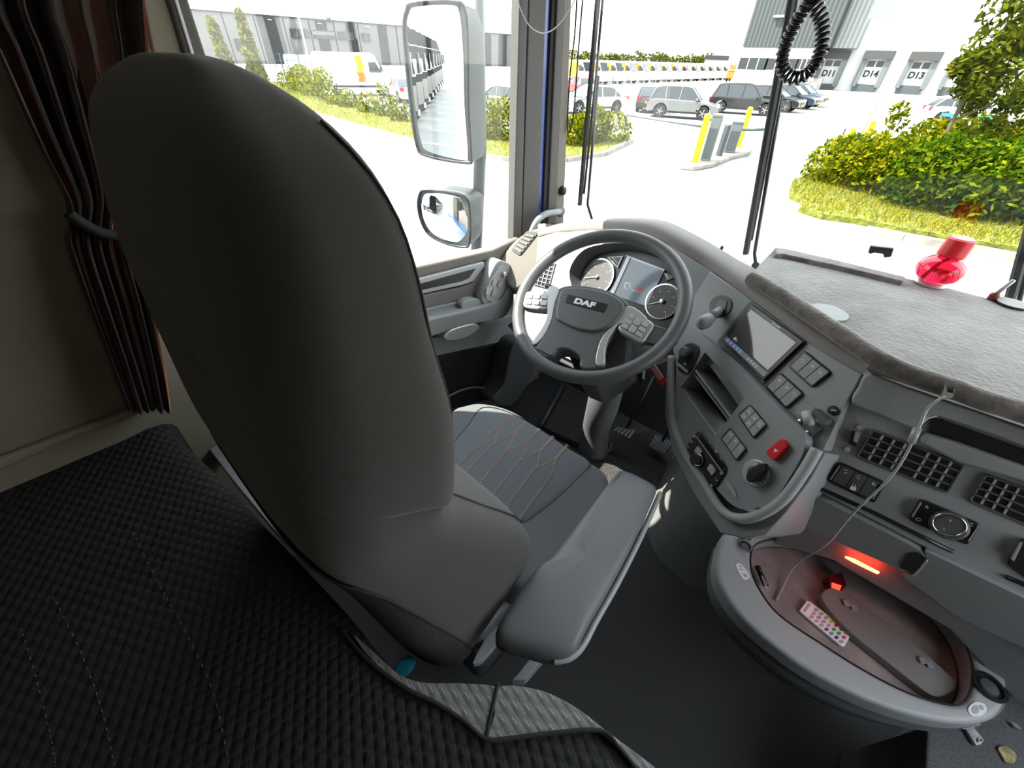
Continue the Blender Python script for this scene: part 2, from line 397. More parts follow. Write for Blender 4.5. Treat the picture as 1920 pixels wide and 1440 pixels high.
def copy_tree(o, parent=None):
    c = o.copy(); COL.objects.link(c)
    if parent is not None: c.parent = parent
    for ch in list(o.children): copy_tree(ch, c)
    return c
V3 = Vector
# ================================================================ THE CAB SHELL
ST = dict(kind='structure')
def boxs(name, lo, hi, m, parent=None, **k):
    lo, hi = Vector(lo), Vector(hi); v, f = box_vf((lo + hi) / 2, hi - lo); return mk(name, v, f, m, parent, **k)
boxs('floor', (-1.1, -.7, -.08), (1.1, 1.9, 0), 'carpet', label='black carpeted cab floor', **ST)
boxs('wall_rear', (-1.2, -.78, -.05), (1.2, -.7, 2.0), 'beige', label='rear wall of the sleeper cab', **ST)
boxs('ceiling', (-1.2, -.75, 1.98), (1.2, 1.42, 2.05), 'beige', label='cab roof lining', **ST)
B().add(*box_vf((-1.15, -.2, .95), (.1, 1.0, 2.1))).build('wall_left', 'beige', label='beige side wall lining behind the driver seat', **ST)
b = B().add(*box_vf((1.15, -.2, .95), (.1, 1.0, 2.1))).add(*box_vf((1.15, .9, .42), (.1, 1.2, .85))).add(*box_vf((1.15, .9, 1.92), (.1, 1.2, .12))).add(*box_vf((1.15, 1.45, 1.2), (.1, .1, 1.6)))
b.build('wall_right', 'plastic', label='passenger side of the cab with its window opening', **ST)
boxs('wall_front', (-1.1, 1.6, -.05), (1.1, 1.68, .80), 'carpet', label='dark carpeted bulkhead behind the pedals', **ST)
boxs('trim_9', (-1.12, .25, 1.74), (-1.02, 1.4, 1.98), 'plastic', label='door header above the driver window', **ST)
boxs('trim_10', (-1.05, 1.3, 1.82), (1.1, 1.42, 1.98), 'plastic', label='windscreen header', **ST)

# ---- windscreen and driver window
def pane(name, pts, th, label):
    n = (pts[1] - pts[0]).cross(pts[3] - pts[0]).normalized() * th
    v, f = prism_vf(pts, [p + n for p in pts]); return mk(name, v, f, 'glass', label=label, **ST)
pane('window_1', [V3((-1.125, .33, .86)), V3((-1.125, 1.24, .80)), V3((-1.125, 1.24, 1.76)), V3((-1.125, .33, 1.76))], .004, 'driver door window glass')
pane('window_2', [V3((-1.02, 1.5, .96)), V3((1.02, 1.5, .96)), V3((1.02, 1.40, 1.85)), V3((-1.02, 1.40, 1.85))], .004, 'windscreen glass')

boxs('trim_12', (-1.26, -.7, -.7), (-1.205, 1.42, .80), 'blue', label='blue painted outside of the driver door', **ST)
B().add(*box_vf((-1.15, 1.4, .4), (.1, .4, .9))).build('trim_13', 'plastic_dark', label='dark inner side of the footwell', **ST)
# ---- window-side pillars: plane from the door edge to the windscreen corner
pl_a = V3((-1.1, 1.24, 0)); pl_b = V3((-1.035, 1.47, 0))
PP = Surf(pl_a, axes=((pl_b - pl_a), (0, 0, 1)))
def strip(name, top, bot, h0, h1, m, label, parent=None, bev=.004):
    # top=(x0,x1) at y=0, bot=(x0,x1) at y=yb ; carried on above the frame
    yb = bot[2]; ext = -260
    def X_(a, c): return a + (a - c) * (-ext) / yb
    px = [(X_(top[0], bot[0]), ext), (X_(top[1], bot[1]), ext), (bot[1], yb), (bot[0], yb)]
    return slab(name, PP, px, h0, h1, m, parent, bevel=bev, label=label, **ST)
strip('trim_1', (974, 990), (962, 977, 462), -.03, .018, 'pillar', 'grey weather strip at the front of the driver window')
strip('trim_2', (992, 1024), (978, 1008, 462), -.03, .0, 'pillar', 'broad grey door frame strip beside the blue stripe')
strip('trim_3', (1023, 1036), (1005, 1018, 420), -.03, -.004, 'blue', 'narrow strip of blue body paint in the door gap', bev=.002)
strip('trim_4', (1035, 1046), (1017, 1028, 420), -.03, .006, 'rubber', 'black rubber door seal')
strip('trim_5', (1045, 1058), (1027, 1042, 420), -.03, .014, 'pillar', 'grey inner pillar moulding')
strip('trim_6', (1057, 1072), (1040, 1056, 440), -.06, .012, 'pillar_sunlit', 'windscreen pillar trim in painted sunlit beige')
# B pillar beside the curtain
WB = WALLP(-1.09)
slab('trim_7', WB, [(200, -340), (214, -340), (362, 140), (300, 160)], -.05, .0, 'beige', label='beige lining strip between curtain and window', bevel=.004, **ST)
slab('trim_8', WB, [(212, -340), (246, -340), (402, 150), (360, 150)], -.04, .012, 'pillar', label='grey frame at the rear of the driver window', bevel=.006, **ST)
slab('trim_11', WB, [(222, -340), (230, -340), (380, 150), (372, 150)], .008, .016, 'silver_lt', label='pale blue grey seal on the rear window frame', bevel=.002, **ST)

# ---- driver door
door = thing('door_1', (-1.15, .8, 0), 'driver door panel in grey plastic below the side window', 'door', kind='structure')
DR = WALLP(-1.09); DR2 = WALLP(-1.055); DR3 = WALLP(-1.02)
slab('door_panel', WALLP(-1.085), [(700, 525), (783, 503), (925, 471), (962, 452), (1010, 440), (1010, 760), (940, 800), (700, 800)], -.06, 0, 'plastic_taupe', door, bevel=.005)
slab('window_sill', DR, [(700, 521), (783, 501), (925, 469), (975, 446), (1005, 500), (930, 497), (905, 490), (780, 522), (700, 540)], 0, .03, 'pillar_sunlit', door, bevel=.008)
slab('trim_bar', DR2, [(700, 545), (785, 523), (908, 491), (910, 500), (888, 528), (868, 535), (790, 552), (700, 570)], -.03, .006, 'silver_lt', door, bevel=.004)
slab('pocket_shade', DR2, [(700, 552), (788, 532), (893, 503), (880, 522), (865, 528), (792, 544), (700, 562)], .0, .008, 'black', door, bevel=.002)  # black plate on the surface painting the shade inside the door pocket
slab('trim_insert', DR2, [(700, 572), (795, 553), (868, 538), (888, 530), (912, 500), (935, 492), (915, 530), (898, 552), (880, 560), (800, 578), (700, 598)], -.04, .004, 'plastic_taupe', door, bevel=.005)
sw = slab('switch_pod', DR3, spl([(932, 492), (950, 492), (962, 502), (963, 518), (950, 548), (933, 572), (915, 574), (903, 562), (912, 535)], 5), -.07, .012, 'plastic_mid', door, bevel=.006)
slab('switch_plate', DR3, spl([(936, 501), (950, 500), (957, 510), (953, 526), (937, 556), (925, 566), (911, 558), (918, 530)], 5), .010, .016, 'silver_lt', sw, bevel=.002)
for i, c in enumerate([(943, 514, 8), ]):
    p = DR3.px(c[0], c[1], .016); lathe('mirror_knob', p, DR3.n, [(.012, 0), (.012, .008), (.009, .012)], 'chrome', sw, 20)
for q in ([(926, 524), (934, 526), (930, 537), (922, 535)], [(936, 526), (946, 530), (940, 541), (933, 538)], [(914, 539), (924, 540), (918, 555), (910, 552)], [(926, 541), (936, 544), (930, 557), (921, 556)]):
    slab('window_switch', DR3, quad_r(q), .012, .021, 'silver', sw, bevel=.0015)
# armrest ledge
slab('door_shelf', DR2, [(700, 600), (800, 579), (880, 561), (902, 556), (916, 574), (880, 590), (808, 608), (700, 632)], -.04, .01, 'plastic', door, bevel=.004)
slab('door_cup', DR3, spl([(866, 572), (880, 562), (900, 562), (904, 575), (885, 582), (868, 582)], 4), -.03, .004, 'plastic_mid', door, bevel=.006)
slab('door_armrest', DR3, spl([(690, 625), (804, 598), (860, 586), (930, 566), (945, 556), (962, 530), (966, 560), (950, 592), (925, 603), (860, 614), (812, 632), (690, 664)], 4), -.09, .025, 'plastic', door, bevel=.018, seg=4)
slab('lower_panel', DR2, [(690, 660), (812, 634), (950, 594), (985, 580), (985, 622), (940, 642), (820, 668), (690, 700)], -.04, .0, 'plastic', door, bevel=.006)
slab('door_handle', DR3, spl([(833, 632), (845, 620), (870, 611), (890, 607), (899, 612), (896, 620), (878, 632), (855, 639), (838, 639)], 4), -.02, .03, 'silver', door, bevel=.006, seg=3)
slab('speaker_panel', DR2, [(690, 700), (820, 668), (945, 641), (958, 700), (935, 745), (840, 770), (690, 800)], -.04, -.006, 'black', door, bevel=.006)
tube('pocket_rim', [DR2.px(x, y, .004) for x, y in spl([(800, 770), (832, 748), (870, 730), (905, 727), (945, 738)], 5, False)], .006, 'plastic_dark', door)

# ---- pillar fittings
t = thing('grab_handle', PP.px(1048, 400, .04), 'curved dark grey grab handle running from the pillar down to the dash', 'handle')
path = spl3([PP.px(1050, 396, .005), PP.px(1040, 398, .05), PP.px(1022, 402, .07), PP.px(1006, 416, .08), PP.px(995, 440, .075), PP.px(985, 470, .06), PP.px(977, 500, .02)], 8)
tube('grip', path, .0125, 'plastic', t, seg=14)
lathe('mount', PP.px(1049, 396, .0), PP.n, [(.024, 0), (.022, .012), (.014, .02)], 'pillar_sunlit', t, 20, smooth=True)
t = thing('round_button', PP.px(1051, 357, .01), 'round black button on the windscreen pillar above the grab handle', 'button')
lathe('button_body', PP.px(1051, 357, .008), PP.n + PP.a * .6, [(.017, 0), (.018, .012), (.014, .022), (.003, .026)], 'black', t, 20, smooth=True)

# thin cord in front of the pillar
c0, c1, c2 = PY(968, -15, 1.12), PY(1018, 62, 1.12), PY(1084, -15, 1.12)
cp = spl3([PY(950, -150, 1.12), c0, PY(980, 25, 1.12), PY(995, 50, 1.12), c1, PY(1042, 52, 1.12), PY(1064, 25, 1.12), c2, PY(1130, -150, 1.12)], 8)
mk('hanging_cord', *tube_vf(cp, .0016, 6), 'silver_lt', smooth=True, label='thin grey cord hanging in a loop in front of the windscreen pillar', cat='cord')

# spiral cord
lp = spl3([PY(1526, -235, .95), PY(1524, -60, .95), PY(1521, -5, .95), PY(1500, 30, .95), PY(1477, 75, .95), PY(1466, 112, .95), PY(1472, 136, .95), PY(1490, 147, .95), PY(1514, 138, .95), PY(1533, 112, .95), PY(1542, 75, .95), PY(1540, 35, .95), PY(1527, 3, .95), PY(1530, -60, .95), PY(1530, -235, .95)], 16)
L_ = [0]
for i in range(len(lp) - 1): L_.append(L_[-1] + (lp[i + 1] - lp[i]).length)
hel = []; turns = L_[-1] / .0078; k = 0; NS = int(turns * 10); up = V3((0, 1, 0))
for i in range(NS):
    d = L_[-1] * i / NS
    while L_[k + 1] < d and k < len(L_) - 2: k += 1
    q = (d - L_[k]) / (L_[k + 1] - L_[k]); p = lp[k].lerp(lp[k + 1], q); tn = (lp[k + 1] - lp[k]).normalized(); sd_ = tn.cross(up).normalized()
    a = 2 * math.pi * i / 10; hel.append(p + (up * math.cos(a) + sd_ * math.sin(a)) * .0085)
mk('coiled_cord', *tube_vf(hel, .0028, 5), 'black', smooth=True, label='black coiled microphone cord hanging in a teardrop loop', cat='cord')

# ================================================================ WIPERS (outside the glass)
def wiper(x0, y0, x1, y1, pivot, label, arm=True, yy=1.53):
    a = PY(x0, y0, yy - .07); b_ = PY(x1, y1, yy)
    a = a + (a - b_) * (.40 if y0 < 100 else 2.6)
    t = thing('windscreen_wiper', b_, label, 'wiper', 'windscreen wipers')
    v, f = tube_vf([a, a.lerp(b_, .5), b_], .010, 6); mk('blade', v, f, 'rubber', t)
    o_ = V3((.006, .015, 0)); tube('blade_frame', [a.lerp(b_, .1) + o_, a.lerp(b_, .5) + o_ * 1.3, a.lerp(b_, .95) + o_], .005, 'black', t, 6)
    if arm:
        pv = PY(*pivot, yy + .03); tube('arm', [a.lerp(b_, .5) + V3((.01, .03, 0)), b_ + V3((.02, .03, 0)), pv], .006, 'black', t, 6)
        lathe('pivot_cap', pv, (0, -1, .3), [(.014, -.01), (.012, .01)], 'black', t, 12)
wiper(1121, 0, 1087, 384, (1112, 418), 'upright black wiper nearest the driver side pillar')
wiper(1484, 0, 1398, 476, (1417, 498), 'upright black wiper crossing the coiled cord')
wiper(1960, 330, 1893, 562, (1900, 600), 'black wiper cut by the right edge of the photo')
tube('aerial_lead', [PY(x, y, 1.44) for x, y in spl([(1108, -180), (1095, -30), (1085, 90), (1077, 200), (1071, 238), (1067, 247), (1064, 238), (1068, 150), (1078, 60), (1083, -30), (1092, -180)], 6, False)], .0028, 'black', label='thin black lead hanging down beside the pillar against the windscreen', cat='cable')
slab('bumper_bracket', Surf((0, 1.62, 0), axes=((1, 0, 0), (0, 0, 1))), [(1627, 475), (1631, 461), (1676, 466), (1671, 482), (1657, 484), (1656, 477), (1638, 474), (1633, 477)], -.02, 0, 'black', bevel=.003, label='small black bracket outside the windscreen behind the felt shelf', cat='bracket')
mk('marker_peg', *lathe_vf(PY(1350, 474, 1.45), (0, 0, 1), [(.006, 0), (.005, .02), (.002, .024)], 12), 'black', label='small black peg standing at the windscreen base between the wheel and the shelf', cat='peg')
cwl = [PY(1050, 372, 1.80), PY(1085, 388, 1.80), PY(1118, 425, 1.56), PY(1060, 440, 1.54), PY(1045, 430, 1.54)]
mk('cowl_panel', *prism_vf(cwl, [p + V3((0, .02, -.03)) for p in cwl]), 'white_paint', label='white cowl corner at the foot of the left wiper', cat='panel')

# ================================================================ OUTSIDE MIRRORS
def convex(S, g, t):
    P = [S.px(x, y, .003) for x, y in g]; c = sum(P, Vector()) / len(P); R0 = .42
    def lift(p): d = (p - c).length; return p + S.n * (math.sqrt(R0 * R0 - d * d) - R0 + .014)
    rings = [[lift(c.lerp(p, k / 10)) for p in P] for k in range(10, 0, -1)] + [[lift(c.lerp(p, .02)) for p in P]]
    v, f = loft_vf([[p - S.n * .01 for p in rings[0]]] + rings); return mk('mirror_glass', v, f, 'mirror', t, smooth=True)
def mirror(name, label, outer, glass, fwd, shell_extra, nrm, xx):
    c = PX(sum(p[0] for p in glass) / len(glass), sum(p[1] for p in glass) / len(glass), xx)
    t = thing(name, c, label, 'mirror', 'driver side mirrors')
    n = V3(nrm).normalized(); S = Surf(c, axes=(V3((0, 0, 1)).cross(n), n.cross(V3((0, 0, 1)).cross(n)))); 
    S.n = n if n.dot(CAM - c) > 0 else -n
    o = spl(outer, 6); g = spl(glass, 6)
    top = [S.px(x, y, 0) for x, y in o]; cc = sum(top, Vector()) / len(top)
    rings = [[p for p in top], [cc + (p - cc) * 1.0 - S.n * .03 for p in top], [cc + (p - cc) * .96 - S.n * .07 + shell_extra * .5 for p in top], [cc + (p - cc) * .75 - S.n * .10 + shell_extra for p in top]]
    v, f = loft_vf(rings); mk('housing', v, f, 'mirror_shell', t, smooth=False, bevel=.004)
    slab('mirror_glass', S, g, -.002, .003, 'mirror', t) if name.startswith('large') else convex(S, g, t)
    tube('rim', [S.px(x, y, .002) for x, y in o], .006, 'black', t, 8, closed=True)
    return t, S
MN = V3((.405, -.914, .0))
mt, MS = mirror('large_door_mirror', 'tall rectangular outside mirror reflecting a row of dark trucks',
    [(775, 6), (850, 3), (872, 22), (877, 100), (878, 200), (883, 290), (876, 305), (800, 292), (781, 270), (768, 180), (757, 60), (762, 20)],
    [(782, 13), (845, 10), (861, 25), (868, 100), (871, 200), (877, 290), (868, 300), (806, 285), (789, 263), (776, 180), (764, 60), (768, 24)], 0, V3((.02, .05, 0)), MN, -1.42)
MN2 = V3((.39, -.92, .03))
mirror('small_door_mirror', 'small rounded wide-angle mirror below the tall mirror',
    [(788, 362), (800, 357), (840, 360), (873, 371), (881, 400), (880, 455), (868, 463), (835, 456), (805, 440), (790, 415), (784, 385)],
    [(791, 365), (802, 361), (840, 364), (869, 374), (877, 400), (877, 452), (867, 459), (836, 452), (808, 437), (793, 413), (787, 385)], 0, V3((.02, .05, .02)), MN2, -1.42)
t = thing('mirror_bracket', V3((-1.36, 1.34, .7)), 'grey green vertical tube carrying the two outside mirrors', 'bracket')
a = PX(893, -40, -1.38); bb = PX(889, 500, -1.38)
tube('post', [V3((a.x, a.y, 1.8)), V3((a.x, a.y + .0, 1.2)), V3((bb.x, bb.y, bb.z - .1))], .026, 'mirror_shell', t, 14)
tube('upper_arm', [V3((a.x, a.y, 1.78)), V3((-1.2, 1.38, 1.8))], .02, 'mirror_shell', t, 10)
tube('lower_arm', [V3((bb.x, bb.y, bb.z - .06)), V3((-1.2, 1.4, bb.z - .08))], .02, 'mirror_shell', t, 10)

# ================================================================ CURTAIN
def curtain():
    left = spl([(-110, -400), (-80, -200), (-60, 0), (-10, 100), (60, 250), (124, 372), (127, 410), (126, 455), (160, 560), (205, 680), (234, 757)], 6, False)
    right = spl([(268, -400), (278, -200), (284, 0), (290, 95), (278, 180), (268, 300), (262, 400), (262, 455), (285, 560), (305, 680), (312, 757)], 6, False)
    nv = len(left); nu = 90; S = WALLP(-1.06); v = []; f = []; fm = []
    for i in range(nv):
        s_ = i / (nv - 1); pinch = min(1, abs(s_ - .61) / .36); amp = .012 + .030 * pinch
        for j in range(nu + 1):
            q = j / nu; ph = 2 * math.pi * (7.0 * q + .25 * math.sin(5 * q)) + .8 * math.sin(3 * s_)
            x = left[i][0] * (1 - q) + right[i][0] * q; y = left[i][1] * (1 - q) + right[i][1] * q
            y += 14 * math.sin(q * 3.14) * (1 - pinch)
            p = S.px(x, y, 0); v.append(p + V3((amp * math.sin(ph) + .008 * math.sin(2.3 * ph), .006 * math.cos(ph), 0)))
    for i in range(nv - 1):
        for j in range(nu):
            f.append((i * (nu + 1) + j, i * (nu + 1) + j + 1, (i + 1) * (nu + 1) + j + 1, (i + 1) * (nu + 1) + j)); q = j / nu
            fm.append(1 if (.50 < q < .555 or .66 < q < .715 or .06 < q < .09 or .80 < q < .815 or .90 < q < .915 or .965 < q) else 0)  # strips of the drape painted as sunlit folds
    th = thing('cab_curtain', S.px(210, 757, 0), 'dark brown curtain with painted sunlit folds gathered at the side wall behind the seat', 'curtain')
    o = mk('drape', v, f, 'curtain', th, smooth=True, mats=['curtain_sunlit'], fm=fm)
    s = o.modifiers.new('th', 'SOLIDIFY'); s.thickness = .002
    tb = [S.px(x, y, .03) for x, y in spl([(128, 400), (165, 425), (205, 440), (262, 440)], 5, False)]
    tube('tieback', tb, .009, 'seam', th, 8, flat=1.6)
curtain()

# ================================================================ BUNK
BZ = .78
bunk = thing('bunk_bed', (-.4, -.2, .3), 'black quilted bunk mattress with stitched rounded front edge', 'bed')
front = spl([(292, 768), (330, 815), (400, 880), (470, 955), (560, 1050), (640, 1135), (700, 1208), (740, 1250), (775, 1271), (830, 1275), (900, 1277), (935, 1283), (1010, 1290), (1080, 1320), (1150, 1372), (1240, 1442), (1400, 1600)], 6, False)
fr = [PZ(x, y, BZ) for x, y in front]
fr = [V3((-1.098, -.04, BZ))] + [p for p in fr if p.x > -1.09]
fr += [V3((.6, fr[-1].y, BZ)), V3((1.09, fr[-1].y - .02, BZ))]
n_ = len(fr); rings = []
for d, z_ in ((.10, BZ - .002), (.05, BZ + .001), (.02, BZ - .003), (.006, BZ - .013), (0, BZ - .03), (.004, BZ - .12), (.02, BZ - .15)):
    rings.append([V3((p.x, p.y - d, z_)) for p in fr])
bk = [V3((p.x, -.68, BZ - .002)) for p in fr]; rings = [bk, [bk[i].lerp(rings[0][i], .5) + V3((0, 0, .004)) for i in range(n_)]] + rings
bot = [V3((p.x, -.68, BZ - .15)) for p in fr]; rings.append(bot)
v, f = loft_vf(rings, closed=False); mk('mattress', v, f, 'mattress', bunk, smooth=True)
# raised stitched border panels at the near end of the mattress edge
def on_bed(px, dz): return [PZ(x, y, BZ + dz) for x, y in px]
def bed_patch(name, px, m, dz=.004):
    top = [PZ(x, y, BZ + dz) for x, y in spl(px, 5)]; v, f = prism_vf(top, [p - V3((0, 0, .016)) for p in top]); return mk(name, v, f, m, bunk, bevel=.003)
bed_patch('edge_panel', [(662, 1190), (700, 1222), (745, 1262), (790, 1279), (860, 1281), (925, 1286), (926, 1300), (916, 1345), (910, 1380), (870, 1348), (820, 1315), (760, 1285), (700, 1240)], 'mattress_edge')
bed_patch('edge_panel', [(934, 1288), (1010, 1293), (1078, 1325), (1140, 1372), (1235, 1445), (1205, 1445), (1165, 1405), (1128, 1372), (1080, 1370), (1000, 1380), (920, 1386), (926, 1340)], 'mattress_edge')
for px in ([(640, 1180), (690, 1238), (760, 1290), (820, 1320), (870, 1352), (912, 1386), (960, 1384), (1040, 1374), (1126, 1370), (1160, 1400), (1200, 1450)], [(934, 1281), (925, 1320), (916, 1360), (913, 1386)]):
    tube('piping', [PZ(x, y, BZ + .004) for x, y in spl(px, 6, False)], .0028, 'seam', bunk, 8)
for px in ([(250, 1000), (300, 1100), (345, 1180), (400, 1300), (430, 1440)], [(100, 1120), (150, 1220), (190, 1330), (215, 1440)], [(40, 1180), (70, 1280), (95, 1380), (105, 1440)]):
    pts = [PZ(x, y, BZ + .001) for x, y in spl(px, 14, False)]; bb_ = B()
    for i in range(0, len(pts) - 1, 2): bb_.add(*tube_vf([pts[i], pts[i].lerp(pts[i + 1], .6)], .0009, 5))
    bb_.build('stitching', 'thread_dim', bunk)
boxs('bunk_base', (-1.09, -.69, .02), (1.09, -.12, BZ - .15), 'plastic_dark', bunk)
# light grey edge of the bunk frame showing in the gap beside the seat
g = [PZ(x, y, BZ - .14) for x, y in spl([(372, 812), (398, 822), (440, 850), (480, 890), (510, 915), (545, 950), (572, 998), (582, 1025), (568, 1040), (520, 1000), (470, 942), (420, 880)], 4)]
mk('frame_edge', *prism_vf(g, [p - V3((0, 0, .05)) for p in g]), 'silver_lt', bunk, bevel=.008, label='light grey strip of the bunk frame')
# pale ledge below the side wall
slab('wall_ledge', WALLP(-1.098), [(-60, 880), (0, 862), (150, 805), (285, 755), (290, 767), (150, 818), (0, 884), (-60, 905)], 0, .02, 'beige', bevel=.006, label='beige ledge along the foot of the side wall above the bunk', cat='ledge')

# ================================================================ DRIVER SEAT
seat = thing('driver_seat', (-.49, .35, 0), 'charcoal fabric driver seat with pink stitched cushion, seen from behind', 'seat')
XC = -.49
def sup(cx, cy, w_, d_, z_, e=3.2, n=56, tiltf=None):
    r = []
    for i in range(n):
        a = 2 * math.pi * i / n; c, s = math.cos(a), math.sin(a)
        x = cx + w_ * math.copysign(abs(c) ** (2 / e), c); y = cy + d_ * math.copysign(abs(s) ** (2 / e), s)
        r.append(V3((x, y, z_ + (tiltf(x, y) if tiltf else 0))))
    return r
def interp(tab, z_):
    for i in range(len(tab) - 1):
        a, b = tab[i], tab[i + 1]
        if a[0] <= z_ <= b[0]:
            q = (z_ - a[0]) / (b[0] - a[0]); p0 = tab[max(i - 1, 0)]; p3 = tab[min(i + 2, len(tab) - 1)]; h = b[0] - a[0]; out_ = []
            for k in range(1, len(a)):
                m0 = (b[k] - p0[k]) / max(1e-6, b[0] - p0[0]) * h; m1 = (p3[k] - a[k]) / max(1e-6, p3[0] - a[0]) * h
                out_.append((2 * q ** 3 - 3 * q * q + 1) * a[k] + (q ** 3 - 2 * q * q + q) * m0 + (-2 * q ** 3 + 3 * q * q) * b[k] + (q ** 3 - q * q) * m1)
            return out_
    return list(tab[-1][1:]) if z_ > tab[-1][0] else list(tab[0][1:])
#      z     rear   front  halfwidth  squareness
PROF = [(.85, -.0179, .2169, .2355, 3.475), (.95, -.0086, .2096, .2489, 3.5), (1.05, .0003, .2029, .2634, 3.33), (1.15, .0095, .1982, .2768, 3.89), (1.25, .0208, .1928, .2846, 3.95), (1.32, .0311, .1853, .2803, 3.63),
        (1.38, .0460, .1810, .2720, 3.7), (1.42, .0570, .1790, .2560, 3.6), (1.45, .066, .1730, .2250, 3.5), (1.475, .082, .161, .1700, 3.5), (1.4937, .108, .1390, .099, 3.4)]
PLOW = [(.40, .11, .27, .225, 4), (.50, .10, .33, .255, 4.6), (.60, .08, .358, .268, 5), (.70, .062, .372, .275, 5.5), (.76, .052, .368, .275, 5), (.82, .044, .335, .272, 4.6), (.88, .036, .29, .266, 4.2), (.95, .025, .243, .262, 3.8), (1.02, .012, .197, .258, 3.6), (1.08, .003, .19, .262, 3.6), (1.15, .0115, .195, .272, 3.85), (1.25, .023, .19, .28, 3.9), (1.30, .030, .185, .277, 3.7)]
def backring(z_, grow=0, front=0, T=None):
    r, f_, w_, e_ = interp(T or PROF, z_); r -= grow; f_ += grow + front; w_ += grow
    return sup(XC, (r + f_) / 2, w_, (f_ - r) / 2, z_, e_)
def lowring(z_, grow=0):
    R_ = backring(z_, grow, 0, PLOW); t_ = max(0, min(1, (.74 - z_) / .30))
    return [V3((p.x, p.y, p.z + t_ * (p.y - .10) * .95)) for p in R_]
zs = [.42, .43, .46, .50, .55, .60, .65, .70, .75, .80, .85, .90, .95, 1.0, 1.05, 1.10, 1.15, 1.20, 1.25, 1.29]
rg = [lowring(z_) for z_ in zs]; cc_ = sum(rg[0], Vector()) / len(rg[0]); rg[0] = [cc_ + (p - cc_) * .92 for p in rg[0]]
v, f = loft_vf(rg); mk('lower_backrest', v, f, 'seat', seat, smooth=True, sub=1)
# upper backrest with headrest, lower edge slants down towards the front corner
rings = []
zu = [1.05, 1.056, 1.085, 1.12, 1.16, 1.20, 1.25, 1.30, 1.34, 1.38, 1.41, 1.43, 1.445, 1.46, 1.475, 1.486, 1.4937]
def zbot(x, y):
    v_ = 1.5 * max(0, .155 - y); r_ = .13 * (1 - math.exp(-v_ / .13)); s_ = max(0, min(1, (x + .74) / .47)); return 1.082 + r_ * s_ * s_ * (3 - 2 * s_)
for i, z_ in enumerate(zu):
    R_ = backring(z_); Q_ = []
    for n_i, p in enumerate(R_):
        zb = zbot(p.x, p.y); zt = zb + (z_ - 1.05) * (1.34 - zb) / .29 if z_ < 1.34 else z_
        q_ = backring(zt)[n_i]; c_ = V3((XC, .1, zt)); fd_ = max(0, min(1, (1.34 - z_) / .1)); ft = max(0, min(1, (p.y - .06) / .07))
        g2 = (-.012 if i == 0 else .003 * fd_ * ft) - .006 * fd_ * (1 - ft)
        Q_.append(q_ + (q_ - c_).normalized() * g2)
    rings.append(Q_)
cc_ = sum(rings[0], Vector()) / len(rings[0]); cap = sum(rings[-1], Vector()) / len(rings[-1])
rings.append([cap + (p - cap) * .5 + V3((0, 0, .003)) for p in rings[-1]])
v, f = loft_vf(rings); mk('upper_backrest', v, f, 'seat', seat, smooth=True, sub=1)
# seam along the right-hand front edge
def edge_line(idx, z0, z1, grow, n=26):
    return [backring(z0 + (z1 - z0) * i / n, grow)[idx] for i in range(n + 1)]
sp_ = []
for i in range(31):
    z_ = 1.09 + .375 * i / 30; q = 4.8 - 2.2 * (i / 30) ** 1.5; R_ = backring(z_, .0008); k_ = int(q); sp_.append(R_[k_].lerp(R_[k_ + 1], q - k_))
tube('seam', sp_, .0011, 'seam', seat, 6)
# ---- rest of the seat
# coarse lower rear panel
def ringpt(R_, q): i = int(q); return R_[i % len(R_)].lerp(R_[(i + 1) % len(R_)], q - i)
def back_skin(u, v):  # u 0..1 across the rear face and round onto the right side, v height
    R_ = lowring(v, .003); yl = float(np.interp(v, [.42, .6, .73, .85, 1.0, 1.05], [.165, .155, .135, .10, .055, .03])); q1 = 44.0
    while q1 < 60 and ringpt(R_, q1).y < yl: q1 += .1
    return ringpt(R_, 30 + (q1 - 30) * u)
g_ = []; NU, NV = 18, 12
for j in range(NV + 1):
    for i in range(NU + 1):
        u = i / NU; g_.append(back_skin(u, .44 + .60 * j / NV))
mk('rear_panel', g_, [(j * (NU + 1) + i, j * (NU + 1) + i + 1, (j + 1) * (NU + 1) + i + 1, (j + 1) * (NU + 1) + i) for j in range(NV) for i in range(NU)], 'seat_rough', seat, smooth=True)
tube('rear_panel_seam', g_[-(NU + 1):] + [g_[k * (NU + 1) + NU] for k in range(NV - 1, 1, -2)], .0018, 'seam', seat, 6)
# front face of lower side wing: paler top roll
tube('wing_seam', [lowring(z_, .0005)[9] for z_ in (1.05, 1.0, .95, .90, .85, .80, .76)], .002, 'seam', seat, 6)
# cushion
CZ = .575
def lv(z_): return level(z_)
cush = spl([(842, 772), (870, 757), (905, 753), (955, 765), (1010, 797), (1062, 832), (1112, 866), (1138, 885), (1142, 905), (1128, 950), (1085, 1010), (1040, 1065), (985, 1110), (900, 1050), (800, 930), (780, 850)], 5)
def pillow(name, px, z_, m, depth, edge=.02, parent=seat, **k):
    top = [PZ(x, y, z_) for x, y in px]; c = sum(top, Vector()) / len(top)
    def ring(d, dz): return [c + (p - c) * (1 - d / max(.01, (p - c).length)) + V3((0, 0, dz)) for p in top]
    rings = [ring(edge * 4, .004), ring(edge * 2, .002), ring(edge, 0), ring(edge * .35, -edge * .3), ring(0, -edge), ring(0, -depth), ring(edge, -depth - edge)]
    v, f = loft_vf(rings); return mk(name, v, f, m, parent, smooth=True, **k)
pillow('seat_cushion', cush, CZ, 'bolster', .10, .022)
cpan = [(905, 764), (955, 773), (1010, 803), (1062, 838), (1106, 866), (1090, 890), (1050, 930), (1010, 962), (982, 980), (960, 972), (900, 938), (850, 908), (815, 870), (850, 830), (880, 795)]
pillow('centre_panel', spl(cpan, 4), CZ + .007, 'cushion', .02, .006)
